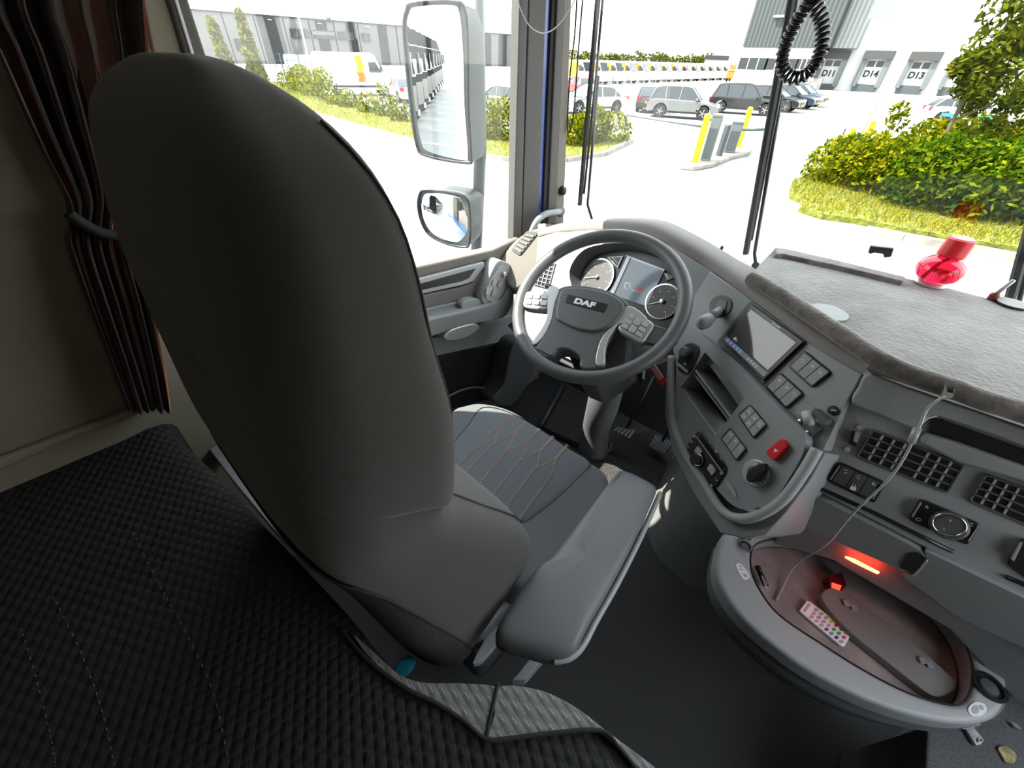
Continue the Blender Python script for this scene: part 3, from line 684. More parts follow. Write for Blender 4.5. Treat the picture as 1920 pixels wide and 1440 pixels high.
tube('seam', [PZ(x, y, CZ + .003) for x, y in spl(cpan, 4)], .0016, 'seam', seat, 6, closed=True)
stl = [[(965, 774), (930, 800), (900, 830), (870, 860), (850, 880)], [(968, 775), (935, 803), (925, 830), (918, 838), (885, 872), (850, 914)],
       [(990, 785), (960, 812), (925, 832)], [(992, 786), (963, 815), (955, 835), (945, 848), (915, 885), (878, 932)],
       [(1014, 797), (985, 826), (950, 846)], [(1017, 799), (988, 829), (980, 852), (972, 864), (940, 905), (903, 954)],
       [(1040, 811), (1012, 842), (976, 863)], [(1043, 813), (1014, 845), (1008, 868), (1001, 878), (970, 920), (933, 972)],
       [(1066, 827), (1040, 857), (1004, 878)], [(1069, 829), (1042, 859), (1034, 885), (1022, 905), (992, 945), (970, 975)]]
for ln in stl:
    pts = [PZ(x, y, CZ + .0125) for x, y in spl(ln, 12, False)]; bb_ = B()
    for off in ((0, 0, 0), (.0035, .002, 0)):
        for i in range(3 if ln[0][1] < 830 else 0, len(pts) - 1): bb_.add(*tube_vf([pts[i] + V3(off), pts[i].lerp(pts[i + 1], .62) + V3(off)], .0009, 4))
    bb_.build('stitching', 'stitch', seat)
# armrest
AZ = .735
ao = spl([(1157, 884), (1172, 878), (1195, 886), (1224, 902), (1233, 912), (1228, 930), (1195, 1003), (1150, 1090), (1110, 1160), (1082, 1212), (1060, 1226), (1030, 1226), (985, 1214), (948, 1203), (930, 1190), (936, 1165), (970, 1110), (1005, 1062), (1035, 1040), (1078, 985), (1120, 930)], 5)
pillow('armrest', ao, AZ, 'arm', .055, .016)
tube('armrest_edge', [PZ(x, y, AZ - .035) + V3((.002, 0, 0)) for x, y in spl([(1236, 925), (1200, 1005), (1156, 1092), (1116, 1162), (1090, 1210), (1066, 1232), (1035, 1238)], 6, False)], .006, 'plastic_mid', seat, 8, flat=1.6)
tb_ = []
for i, q in enumerate(np.linspace(0, 1, 9)):
    x, y = 1146 + 18 * q, 910 - 22 * q; tb_.append(PZ(x, y + (2 if i % 2 else -2), AZ + .002))
tube('embossed_lettering', tb_, .0012, 'plastic_dark', seat, 5)
# base, pedestal, lever, rail
boxs('seat_base', (-.74, .20, .12), (-.26, .70, .45), 'plastic_dark', seat, bevel=.03)
boxs('suspension', (-.70, .25, .0), (-.30, .66, .13), 'rubber', seat, bevel=.01)
lvp = [PZ(x, y, .42) for x, y in quad_r([(893, 1228), (918, 1182), (942, 1170), (944, 1190), (920, 1222), (900, 1243), (885, 1246)], .3)]
mk('recline_lever', *prism_vf(lvp, [p - V3((0, 0, .02)) for p in lvp]), 'silver_lt', seat, bevel=.004, label='pale grey recline lever')
rl = [PZ(x, y, .25) for x, y in [(975, 1258), (1000, 1225), (1022, 1232), (985, 1275), (960, 1275)]]
mk('seat_rail', *prism_vf(rl, [p - V3((0, 0, .05)) for p in rl]), 'plastic_mid', seat, bevel=.003)
# cyan bottle cap in the gap
c = PZ(755, 1252, .52)
b = B().add(*lathe_vf(c, (.3, -.2, 1), [(.016, -.10), (.017, -.03), (.0145, -.022), (.0145, 0), (.013, .004)], 20))
for i in range(4): b.add(*lathe_vf(c + V3((.3, -.2, 1)).normalized() * (-.018 + i * .006), (.3, -.2, 1), [(.0155, 0), (.0155, .0025)], 20))
b.build('plastic_bottle', 'cyan', label='cyan plastic bottle neck in the gap between bunk and driver seat', cat='bottle')

# ================================================================ STEERING WHEEL
wheel = thing('steering_wheel', WP.o, 'dark grey truck steering wheel with silver trimmed spokes', 'steering wheel')
v, f = tube_vf([WP.at(.226 * math.cos(q), .226 * math.sin(q)) for q in np.linspace(0, 2 * math.pi, 97)[:-1]], .0185, 16, True)
mk('rim', v, f, 'leather', wheel, smooth=True)
slab('hub', WP, spl([(1042, 552), (1052, 538), (1080, 534), (1110, 537), (1145, 546), (1172, 563), (1178, 576), (1160, 606), (1140, 626), (1122, 650), (1120, 672), (1114, 690), (1092, 690), (1086, 668), (1066, 655), (1046, 655), (1034, 668), (1016, 660), (1004, 652), (1018, 630), (1032, 605)], 4), -.045, .012, 'leather', wheel, bevel=.010, seg=4)
slab('airbag_cover', WP, spl([(1047, 556), (1056, 541), (1082, 538), (1112, 541), (1144, 550), (1166, 564), (1170, 578), (1155, 600), (1135, 615), (1110, 621), (1080, 616), (1052, 603), (1042, 592)], 4), .0, .019, 'leather', wheel, bevel=.006, seg=3)
# lower spokes, silver inserts
slab('spoke_trim', WP, spl([(1027, 540), (1048, 541), (1040, 570), (1034, 600), (1020, 628), (1004, 645), (999, 640), (1016, 615), (1026, 590)], 4), -.01, .013, 'silver', wheel, bevel=.004)
slab('spoke_trim', WP, spl([(1178, 572), (1215, 598), (1190, 612), (1160, 608), (1140, 635), (1134, 660), (1133, 682), (1117, 684), (1118, 660), (1128, 632), (1150, 606)], 4), -.01, .013, 'silver', wheel, bevel=.004)
slab('spoke', WP, spl([(1104, 640), (1124, 645), (1126, 690), (1088, 690), (1090, 660)], 3), -.02, .008, 'leather', wheel, bevel=.008)
slab('spoke', WP, spl([(1040, 620), (1050, 645), (1030, 672), (1000, 655), (1012, 635)], 3), -.02, .008, 'leather', wheel, bevel=.008)
lp_ = slab('button_pad', WP, quad_r([(981, 545), (1034, 544), (1030, 582), (978, 576)], .25), -.02, .010, 'silver', wheel, bevel=.006)
Q = [(985, 549), (1029, 549), (1025, 574), (983, 570)]
for i in range(3):
    for j in range(2): slab('wheel_button', WP, quad_r(sub_quad(Q, i / 3 + .02, j / 2 + .03, i / 3 + .31, j / 2 + .45), .2, 2), .008, .015, 'silver_lt', lp_, bevel=.001)
slab('spoke', WP, [(962, 550), (985, 552), (985, 574), (962, 575)], -.012, .004, 'leather', wheel, bevel=.004)
rp_ = slab('button_pad', WP, quad_r([(1176, 576), (1230, 606), (1205, 645), (1155, 617)], .2), -.02, .010, 'silver', wheel, bevel=.006)
Q = [(1180, 585), (1218, 607), (1202, 634), (1162, 612)]
for i in range(3):
    for j in range(3 if i != 1 else 2):
        n_ = 3 if i != 1 else 2
        slab('wheel_button', WP, quad_r(sub_quad(Q, i / 3 + .02, j / n_ + .03, i / 3 + .31, (j + 1) / n_ - .03), .2, 2), .008, .015, 'plastic_mid', rp_, bevel=.001)
slab('spoke', WP, [(1222, 606), (1252, 616), (1240, 648), (1204, 642)], -.012, .004, 'leather', wheel, bevel=.004)
# badge
BQ = [(1064, 551), (1140, 570), (1132, 586), (1060, 567)]
bd = slab('badge', WP, BQ, .015, .0205, 'black', wheel, bevel=.0008)
bo = WP.px(1096, 568.3, .0208); bx = (WP.px(1138, 579, .0208) - WP.px(1062, 560, .0208)); by = WP.n.cross(bx.normalized())
text_mesh('badge_lettering', 'DAF', bo, bx, by, .0225, 'white', bd, .0005, 1.45, bold=.0011)
# column
col = thing('steering_column', V3((-.49, 1.1, .0)), 'grey steering column with a soft boot rising from the floor under the wheel', 'steering column')
cps = spl3([PZ(1112, 842, .02), PZ(1118, 800, .2), V3((-.50, 1.12, .45)), V3((-.49, 1.08, .68)), WP.at(0, 0, -.14)], 5)
mk('boot', *tube_vf(cps, [.075, .07, .068, .066, .064, .062, .062, .062, .062, .062, .062, .062, .062, .062, .062, .062, .062, .062, .062, .062, .05][:len(cps)], 20), 'arm', col, smooth=True)
slab('shroud', Surf(WP.at(0, 0, -.05), axes=(WP.a, WP.u)), quad_r([(1060, 560), (1180, 580), (1175, 690), (1120, 725), (1085, 712), (1060, 650)], .2), -.14, 0, 'plastic_dark', col, bevel=.02)
slab('shroud_skirt', Surf((0, 1.02, 0), 0, 8), quad_r([(1092, 700), (1165, 690), (1180, 728), (1150, 748), (1112, 745), (1096, 724)], .2), -.08, 0, 'black', col, bevel=.01)
tube('boot_lip', [PZ(x, y, .015) for x, y in spl([(1088, 838), (1100, 850), (1120, 855), (1142, 845), (1146, 832)], 4, False)], .009, 'arm', col, 8)
tube('stalk', [WP.at(.05, -.03, -.05), WP.at(.17, -.02, -.055)], .008, 'black', col, 8)
tube('stalk', [WP.at(-.05, .0, -.05), WP.at(-.20, .02, -.05)], .008, 'black', col, 8)
# keys and tag
t = thing('ignition_keys', PY(1203, 680, .93), 'bunch of keys hanging below the right side of the wheel rim', 'keys')
tube('key_ring', [PY(1203 + 5 * math.cos(q), 684 + 7 * math.sin(q), .93) for q in np.linspace(0, 6.28, 17)[:-1]], .0012, 'chrome', t, 6, closed=True)
KS = Surf((0, .93, 0), axes=((1, 0, 0), (0, 0, 1)))
slab('key_fob', KS, quad_r([(1196, 686), (1209, 684), (1207, 716), (1202, 724), (1196, 714)], .2), -.008, 0, 'black', t, bevel=.002)
slab('key_blade', KS, [(1206, 688), (1211, 690), (1208, 712), (1204, 710)], .001, .003, 'chrome', t)
t = thing('key_tag', KS.px(1228, 700), 'red and white fabric key tag hanging beside the keys', 'tag')
slab('tag_strap', KS, [(1209, 676), (1218, 671), (1249, 716), (1241, 725)], -.002, 0, 'red', t)
slab('tag_label', KS, [(1213, 680), (1222, 676), (1243, 708), (1236, 714)], -.003, .001, mat('pink_white_tag_print', (.55, .28, .28), .7), t)

# ================================================================ DASHBOARD
dash = thing('dashboard', V3((0, 1.2, .5)), 'dark grey wrap-around truck dashboard with gauges, radio and switch panels', 'dashboard')
# --- instrument fascia with the oval well
fo = [(985, 470), (1000, 448), (1040, 436), (1110, 431), (1200, 436), (1260, 462), (1330, 505), (1400, 556), (1352, 612), (1318, 648), (1282, 650), (1240, 665), (1180, 690), (1100, 690), (1040, 660), (1000, 640), (968, 600), (972, 530)]
fi = spl([(1068, 520), (1074, 492), (1096, 468), (1130, 458), (1170, 456), (1215, 466), (1252, 488), (1280, 520), (1294, 560), (1292, 595), (1272, 622), (1235, 628), (1180, 612), (1120, 590), (1085, 565)], 5)
ring_plate('instrument_fascia', FP, fo, fi, -.10, 0, 'plastic', dash, n=140, bevel=0)
wl = thing  # noqa
cl = slab('instrument_cluster', FP, fi, -.075, -.062, 'black', dash)
# well wall
a_ = [FP.px(x, y, 0) for x, y in fi]; b_ = [FP.o * 0 + p - FP.n * .066 for p in a_]
cc = sum(b_, Vector()) / len(b_); b_ = [cc + (p - cc) * .93 for p in b_]
mk('well_wall', *loft_vf([a_, b_], True, False), 'plastic_dark', cl, smooth=True)
def gauge(cx, cy, rx, face='dial', ang=200, nm='gauge'):
    c = FP.px(cx, cy, -.060); r = (FP.px(cx + rx, cy, -.060) - c).length
    b = B(); b.add(*lathe_vf(c, FP.n, [(r, 0), (r, .003)], 40), 0)
    b.add(*lathe_vf(c, FP.n, [(r * 1.0, .003), (r * 1.0, .006), (r * .93, .006), (r * .93, .003)], 40, caps=False), 1)
    for i in range(31):
        q = math.radians(225 - i * 9); l0 = .76 if i % 5 == 0 else .84
        d = FP.a * math.cos(q) + FP.u * math.sin(q); e = FP.n.cross(d)
        b.add(*box_vf(c + d * r * (l0 + .9) / 2 + FP.n * .0035, (r * (.9 - l0), .0014 if i % 5 == 0 else .0007, .0006), (d, e, FP.n)), 2)
        if i % 5 == 0:
            b.add(*box_vf(c + d * r * .62 + FP.n * .0035, (.006, .0015, .0006), (FP.a, FP.u, FP.n)), 2)
    q = math.radians(ang); d = FP.a * math.cos(q) + FP.u * math.sin(q); e = FP.n.cross(d)
    b.add(*box_vf(c + d * r * .38 + FP.n * .007, (r * .8, .0028, .0015), (d, e, FP.n)), 2)
    b.add(*lathe_vf(c, FP.n, [(.007, .003), (.007, .010), (.004, .011)], 16), 1)
    b.build(nm, face, cl, mats=['chrome', 'white'])
gauge(1121, 520, 31, ang=205, nm='rev_counter'); gauge(1243, 566, 34, ang=215, nm='speedometer')
slab('cluster_screen', FP, [(1182, 484), (1244, 507), (1212, 574), (1150, 553)], -.062, -.056, 'lcd', cl)
slab('cluster_screen_frame', FP, [(1176, 480), (1182, 482), (1150, 553), (1144, 551)], -.062, -.052, 'silver_lt', cl)
slab('cluster_screen_frame', FP, [(1174, 478), (1246, 505), (1245, 509), (1176, 482)], -.062, -.054, 'silver_lt', cl)
b = B()
for q in ([(1171, 534), (1172, 529), (1182, 531), (1183, 542), (1181, 542), (1180, 533), (1174, 532)], [(1169, 541), (1171, 534), (1173, 534), (1172, 541)], [(1183, 543), (1196, 546), (1196, 547), (1183, 544)]): b.add(*slab_vf(FP, q, -.056, -.0553))
b.add(*lathe_vf(FP.px(1175, 542, -.056), FP.n, [(.0035, 0), (.0035, .0008)], 12)); b.build('display_icon', 'white', cl)
slab('display_warning_icon', FP, [(1196, 538), (1201, 538), (1203, 544), (1200, 547), (1195, 546)], -.056, -.055, 'red', cl)
for q in ([(1138, 482), (1168, 480), (1158, 502)], [(1248, 512), (1262, 520), (1250, 526)]):
    slab('small_gauge', FP, q, -.062, -.056, 'silver_lt', cl); c = np.mean(np.array(q), 0)
    slab('small_gauge_face', FP, [tuple(c + (np.array(p) - c) * .78) for p in q], -.058, -.0555, 'dial', cl)
    slab('small_gauge_needle', FP, [tuple(c + np.array((-8, -6))), tuple(c + np.array((-7, -8))), tuple(c + np.array((5, 8)))], -.056, -.0548, 'white', cl)
# clear cover of the cluster
# --- hood rolling over to the windscreen
Bp = [FP.px(975, 475, 0), FP.px(992, 452, 0), FP.px(1035, 437, 0), FP.px(1110, 431, 0), FP.px(1200, 436, 0), FP.px(1260, 462, 0), FP.px(1330, 505, 0)] + [DP.px(1400, 556, 0), DP.px(1450, 592, 0), DP.px(1510, 638, 0), DP.px(1570, 676, 0), DP.px(1617, 702, 0)]
rows = []
for p in Bp:
    q = V3((0, 0, 0))
    nn = V3((.12, 1, 0)).normalized()
    def P_(t_, zz): return V3((p.x + nn.x * t_, p.y + nn.y * t_, zz))
    zt = p.z + .028
    rows.append([p, P_(.004, p.z + .014), P_(.016, p.z + .024), P_(.04, zt), P_(.09, zt - .004), V3((p.x + .04, max(p.y + .2, 1.42), min(zt - .03, .99))), V3((p.x + .04, 1.55, .93))])
rr = [[rows[i][j] for i in range(len(rows))] for j in range(len(rows[0]))]
rr = [[V3(t_) for t_ in spl([tuple(x) for x in r_], 4, False)] for r_ in rr]
v, f = loft_vf(rr, closed=False); o = mk('hood', v, f, 'plastic_taupe', dash, smooth=True)
# left corner with the outer vent
CL = Surf((-1.0, 1.2, .95), -25, 40)
slab('corner_panel', CL, spl([(935, 500), (955, 462), (985, 436), (1020, 424), (1045, 425), (1040, 450), (1015, 490), (985, 530), (960, 540)], 4), -.12, .0, 'pillar_sunlit', dash, bevel=.012)
ve = slab('corner_vent', CL, quad_r([(958, 468), (988, 432), (1010, 436), (975, 480)], .15), -.004, .004, 'plastic_dark', dash, bevel=.002)
for i in range(5): slab('slat', CL, sub_quad([(962, 466), (988, 436), (1004, 439), (975, 475)], i / 5 + .02, .03, i / 5 + .13, .97), .002, .007, 'pillar_sunlit', ve)
# round air vent ring and left square vent
slab('vent_cap', FP, spl([(1034, 468), (1046, 464), (1052, 472), (1048, 482), (1036, 484), (1030, 477)], 4), -.0, .006, 'plastic', dash, bevel=.002)
Q = [(1011, 489), (1040, 494), (1028, 540), (1000, 532)]
ve = slab('air_vent', FP, quad_r(Q, .14), -.03, .002, 'black', dash, bevel=.001)
def grid(S, Q, nx, ny, h, m, parent, wx=.10, wy=.12, nm='vent_grille', h0=.0, skipv=False):
    b = B()
    for i in range(nx + 1): b.add(*slab_vf(S, sub_quad(Q, (i - wx / 2) / nx, 0, (i + wx / 2) / nx, 1), h0, h))
    for j in range(ny + 1): b.add(*slab_vf(S, sub_quad(Q, 0, (j - wy / 2) / ny, 1, (j + wy / 2) / ny), h0, h + .002))
    return b.build(nm, m, parent)
grid(FP, Q, 4, 6, .006, 'plastic_mid', ve, .16, .16)
slab('side_switch', FP, quad_r([(1037, 538), (1058, 534), (1062, 548), (1044, 552)], .2), 0, .008, 'silver', dash, bevel=.002)
slab('side_switch', FP, quad_r([(1003, 540), (1028, 544), (1024, 556), (1000, 553)], .2), 0, .008, 'silver', dash, bevel=.002)
slab('left_lower_fascia', FP, [(968, 596), (1000, 636), (1040, 656), (1100, 686), (1092, 700), (1035, 672), (990, 652), (950, 610)], -.10, -.02, 'plastic_dark', dash, bevel=.006)

# --- driver side panel (radio, switches)
slab('driver_panel', DP, [(1290, 575), (1330, 508), (1400, 556), (1450, 592), (1510, 638), (1570, 676), (1617, 702), (1585, 760), (1545, 842), (1515, 880), (1440, 840), (1340, 700), (1288, 640)], -.12, 0, 'plastic', dash, bevel=.003)
# shift selector
sl_ = slab('gear_selector_recess', DP, spl([(1330, 570), (1338, 558), (1354, 553), (1368, 560), (1371, 575), (1362, 590), (1345, 595), (1332, 588)], 5), -.001, .004, 'plastic_dark', dash, bevel=.002)
slab('slot', DP, quad_r([(1345, 560), (1364, 565), (1358, 588), (1338, 582)], .2), .002, .006, 'black', sl_, bevel=.001)
sh = thing('gear_selector', DP.px(1342, 590, .02), 'stubby grey gear selector knob beside the steering wheel', 'gear lever')
mk('knob', *lathe_vf(DP.px(1322, 603, .062), DP.px(1322, 603, .062) - DP.px(1350, 582, .02), [(.004, -.024), (.014, -.020), (.0175, -.004), (.018, .006), (.014, .018), (.004, .023)], 24), 'plastic_mid', sh, smooth=True)
tube('stem', [DP.px(1350, 582, .004), DP.px(1336, 592, .045)], [.011, .011], 'plastic_mid', sh, 16)
# radio
RQ = [(1409, 570), (1507, 640), (1430, 714), (1350, 638)]
slab('radio_surround', DP, quad_r([(1408, 562), (1513, 641), (1428, 723), (1343, 641)], .05), 0, .003, 'plastic_dark', dash, bevel=.001)
rd = slab('radio', DP, quad_r(RQ, .03), 0, .010, 'black', dash, bevel=.002)
slab('radio_screen', DP, sub_quad(RQ, .05, .10, .93, .80), .009, .0108, mat('glossy_radio_screen', (.10, .09, .095), .07, coat=.5), rd)
slab('radio_button_row', DP, sub_quad(RQ, .04, .84, .96, .94), .009, .0112, 'plastic_mid', rd)
b = B()
for i in range(5): b.add(*slab_vf(DP, sub_quad(RQ, .08 + i * .07, .86, .12 + i * .07, .92), .0112, .0118))
b.build('radio_button_lights', mat('pale_blue_print', (.12, .2, .45), .4, emis=.12), rd)
b = B()
for i in range(4): b.add(*slab_vf(DP, sub_quad(RQ, .55 + i * .06, .86, .58 + i * .06, .92), .0112, .0118))
for i in range(5): b.add(*slab_vf(DP, sub_quad(RQ, .44 + i * .03, .045, .46 + i * .03, .075), .0102, .0108))
b.build('radio_print', 'white', rd)
def icon(S, c, s, h, parent, kind=0, m='white', nm='symbol'):
    x, y = c; b = B()
    if kind == 0: qs = [[(x - s, y), (x, y - s), (x + s * .4, y - s * .6), (x - s * .5, y + s * .5)], [(x, y + s * .6), (x + s * .8, y - s * .1), (x + s, y + .2 * s), (x + .3 * s, y + s)]]
    elif kind == 1: qs = [[(x - s, y - .3 * s), (x + s, y + .3 * s), (x + s, y + .6 * s), (x - s, y)], [(x - .2 * s, y - s), (x + .2 * s, y - s), (x + .2 * s, y + s), (x - .2 * s, y + s)]]
    else: qs = [[(x - s * .8, y - s), (x + s * .8, y - s * .6), (x + s * .8, y - .3 * s), (x - s * .8, y - .7 * s)], [(x - s * .8, y + .3 * s), (x + s * .8, y + .7 * s), (x + s * .8, y + s), (x - s * .8, y + .6 * s)]]
    for q in qs: b.add(*slab_vf(S, q, h - .0005, h + .0004))
    return b.build(nm, m, parent)
def block(S, Q, ncol, name, label, icons=(), frame='black', body='plastic', h=.004, rows_=1, hb=.009):
    base = slab(name, S, quad_r(Q, .12), -.002, h, frame, dash, bevel=.002, label=label)
    W_ = ncol
    for i in range(ncol):
        for j in range(rows_):
            bt = slab('switch', S, quad_r(sub_quad(Q, .06 + .88 * i / W_ + .008, .08 + .84 * j / rows_, .06 + .88 * (i + 1) / W_ - .008, .08 + .84 * (j + 1) / rows_ - .01), .06, 2), h - .001, hb, body, base, bevel=.001)
    for k_, (s_, t_, kd) in enumerate(icons): icon(S, lerp2(Q, s_, t_), 3.2, hb, base, kd)
    return base
block(DP, [(1508, 656), (1560, 698), (1522, 728), (1476, 687)], 3, 'switch_block', 'upper switch block right of the radio', [(.2, .4, 2), (.5, .3, 0), (.8, .3, 1)])
block(DP, [(1462, 697), (1508, 738), (1473, 768), (1433, 724)], 3, 'switch_block', 'lower switch block below the radio', [(.2, .3, 0), (.5, .3, 1), (.8, .3, 2)])
# phone holder bracket
hb_ = thing('phone_mount', DP.px(1515, 785), 'black metal mounting bracket with clamp and screws on the dash panel', 'bracket')
slab('back_plate', DP, quad_r([(1507, 750), (1533, 768), (1520, 790), (1490, 775)], .15), 0, .004, 'plastic', hb_, bevel=.001)
slab('clamp_plate', DP, quad_r([(1496, 785), (1520, 784), (1538, 802), (1518, 820), (1494, 800)], .15), .004, .012, 'plastic_dark', hb_, bevel=.002)
slab('clamp_plate', DP, quad_r([(1527, 764), (1550, 785), (1544, 797), (1520, 777)], .15), .006, .03, 'plastic_dark', hb_, bevel=.003)
tube('ball_arm', [DP.px(1512, 773, .03), DP.px(1518, 796, .035)], .009, 'plastic_mid', hb_, 14)
for x, y in ((1500, 790), (1514, 811), (1536, 782), (1525, 780)): lathe('screw', DP.px(x, y, .012), DP.n, [(.004, 0), (.004, .003), (.001, .004)], 'steel', hb_, 12)
t = thing('round_socket', DP.px(1563, 769), 'small round cross-slotted plug on the dash beside the seam', 'plug')
lathe('plug_body', DP.px(1563, 769), DP.n, [(.009, 0), (.009, .005), (.006, .008)], 'black', t, 16)
slab('cross', DP, [(1558, 767), (1568, 769), (1568, 771), (1558, 769)], .008, .0095, 'plastic_mid', t)

# --- lower pod: drawer, climate, hazard
pod_o = [(1268, 690), (1262, 650), (1275, 622), (1300, 618), (1345, 652), (1400, 700), (1450, 752), (1505, 808), (1510, 832), (1500, 862), (1468, 915), (1445, 945), (1400, 955), (1370, 945), (1330, 900), (1290, 850), (1266, 790)]
drw = quad_r([(1322, 660), (1396, 745), (1340, 820), (1276, 728)], .04)
ring_plate('lower_pod', DP, spl(pod_o, 3), drw, -.10, .028, 'plastic_dark' if 0 else 'plastic', dash, n=160)
slab('drawer_back', DP, [(1310, 650), (1410, 745), (1340, 835), (1264, 728)], -.10, -.07, 'black', dash)
sides = [DP.px(x, y, .026) for x, y in drw]; mk('drawer_wall', *loft_vf([sides, [p - DP.n * .098 for p in sides]], True, False), 'black', dash)
for q in ([(1302, 695), (1305, 692), (1371, 779), (1368, 783)], [(1277, 730), (1280, 727), (1345, 815), (1342, 820)]): slab('drawer_rail', DP, q, -.06, .024, 'silver_lt', dash)
for q in ([(1298, 699), (1300, 697), (1366, 785), (1364, 788)],): slab('drawer_rail', DP, q, -.06, .018, 'plastic_mid', dash)
# U-shaped lip round the pod
lip = spl([(1259, 668), (1258, 720), (1262, 790), (1285, 850), (1320, 905), (1352, 955), (1385, 972), (1425, 965), (1470, 935), (1510, 880), (1532, 842)], 6, False)
tube('pod_lip', [DP.px(x, y, .030) for x, y in lip], .011, 'plastic_mid', dash, 12)
lo2 = [(1259, 668), (1258, 720), (1262, 790), (1285, 850), (1320, 905), (1352, 955), (1385, 972), (1425, 965), (1470, 935), (1510, 880), (1532, 842), (1548, 850), (1520, 900), (1475, 960), (1435, 1003), (1395, 1010), (1350, 1000), (1300, 925), (1262, 850), (1246, 780), (1248, 700)]
slab('pod_skirt', DP, lo2, -.12, .018, 'plastic', dash, bevel=.004)
# headlamp switch housing left of the drawer
hs = slab('light_switch_housing', DP, spl([(1270, 680), (1276, 658), (1286, 645), (1300, 643), (1310, 652), (1308, 668), (1290, 700), (1272, 694)], 4), .026, .032, 'black', dash, bevel=.002)
lathe('round_knob', DP.px(1287, 661, .032), DP.n, [(.016, 0), (.015, .012), (.012, .015)], 'plastic_dark', hs, 24, smooth=False)
icon(DP, (1284, 682), 3, .033, hs, 1)
slab('silver_edge', DP, [(1268, 684), (1271, 680), (1289, 695), (1287, 699)], .03, .036, 'silver_lt', hs)
slab('knee_switch', DP, quad_r([(1248, 632), (1262, 626), (1272, 640), (1256, 656), (1243, 648)], .2), .01, .03, 'black', dash, bevel=.002)
block(DP, [(1405, 757), (1438, 796), (1412, 824), (1382, 778)], 3, 'switch_block', 'six-button switch block above the hazard button', [(.2, .3, 0), (.5, .3, 1), (.8, .3, 2), (.2, .7, 1), (.5, .7, 0)], 'black', 'plastic_mid', .032, 2, .037)
block(DP, [(1368, 801), (1400, 842), (1380, 866), (1350, 822)], 3, 'switch_block', 'three-button switch block beside the drawer', [(.2, .25, 0), (.5, .25, 1), (.8, .25, 2)], 'black', 'plastic_mid', .032, 1, .037)
hz = slab('hazard_button', DP, quad_r([(1464, 820), (1477, 836), (1450, 866), (1433, 848)], .25, 4), .028, .042, 'red', dash, bevel=.004, seg=3, label='red hazard warning button')
slab('triangle', DP, [(1453, 841), (1459, 846), (1450, 848)], .0418, .0428, 'white', hz)
hk = lathe('heater_dial', DP.px(1418, 887, .028), DP.n, [(.030, 0), (.030, .004), (.027, .006)], 'silver_lt', dash, 40)
lathe('dial_centre', DP.px(1418, 888, .034), DP.n, [(.017, 0), (.016, .008), (.014, .010)], 'plastic_dark', hk, 32)
slab('dial_grip', DP, spl([(1398, 898), (1402, 884), (1424, 868), (1432, 874), (1428, 886), (1408, 904)], 4), .034, .056, 'black', hk, bevel=.004)
b = B()
for i in range(9):
    q = math.radians(120 - i * 26); c = DP.px(1418, 887, .0345); d = DP.a * math.cos(q) + DP.u * math.sin(q); b.add(*box_vf(c + d * .023, (.004, .0015, .0006), (d, DP.n.cross(d), DP.n)))
b.build('dial_marks', 'plastic_dark', hk)
# climate control unit
CQ = [(1310, 805), (1364, 878), (1340, 918), (1284, 838)]
cu = slab('climate_panel', DP, quad_r(CQ, .14), .028, .034, 'black', dash, bevel=.003)
slab('climate_display', DP, sub_quad(CQ, .12, .06, .88, .24), .033, .036, 'screen', cu)
slab('chrome_strip', DP, sub_quad(CQ, .04, .27, .97, .31), .033, .037, 'silver_lt', cu)
for a_, b2 in ((.19, .34), (.62, .80)): slab('climate_key', DP, quad_r(sub_quad(CQ, a_, .48, b2, .76), .2), .033, .039, 'silver_lt', cu, bevel=.001)
lathe('climate_dial', DP.px(1308, 862, .034), DP.n, [(.0165, 0), (.0165, .009), (.013, .011)], 'black', cu, 32)
tube('dial_ring', [DP.px(1308, 862, .044) + (DP.a * math.cos(q) + DP.u * math.sin(q)) * .0145 for q in np.linspace(0, 2 * math.pi, 33)[:-1]], .0011, 'chrome', cu, 6, closed=True)
for x, y, kd in ((1302, 818, 1), (1296, 828, 0), (1290, 838, 2), (1352, 888, 0), (1343, 899, 2), (1334, 910, 1), (1331, 830, 2), (1342, 846, 1), (1351, 861, 2)): icon(DP, (x, y), 2.6, .0345, cu, kd)
slab('fluting', DP, spl([(1358, 900), (1374, 912), (1382, 935), (1370, 922)], 3), .027, .032, 'plastic_mid', dash, bevel=.001)

# --- centre section
slab('centre_panel', CP, [(1624, 705), (1700, 730), (1920, 805), (2100, 870), (2100, 1240), (1920, 1120), (1720, 1020), (1540, 925), (1470, 985), (1452, 1000), (1540, 838)], -.12, 0, 'plastic', dash, bevel=.004)
slab('upper_trim', CP, [(1622, 682), (1640, 676), (1760, 715), (1920, 768), (2100, 828), (2100, 862), (1920, 797), (1700, 722), (1624, 697)], -.06, .03, 'plastic_taupe', dash, bevel=.008)
slab('storage_lid', CP, spl([(1630, 702), (1700, 727), (1920, 803), (2100, 868), (2100, 915), (1920, 838), (1800, 795), (1760, 782), (1742, 782), (1728, 795), (1710, 803), (1640, 775), (1598, 757), (1610, 728)], 3), 0, .024, 'plastic', dash, bevel=.006)
slab('storage_shade', CP, [(1745, 786), (1765, 786), (1920, 842), (2100, 918), (2100, 960), (1920, 885), (1810, 860), (1740, 830)], -.0, .003, 'black', dash)  # flat black plate painting the shade inside the storage opening
slab('storage_floor', CP, [(1735, 812), (1800, 832), (1920, 875), (2100, 945), (2100, 990), (1920, 905), (1800, 870), (1725, 832)], .0, .020, 'plastic', dash, bevel=.006)
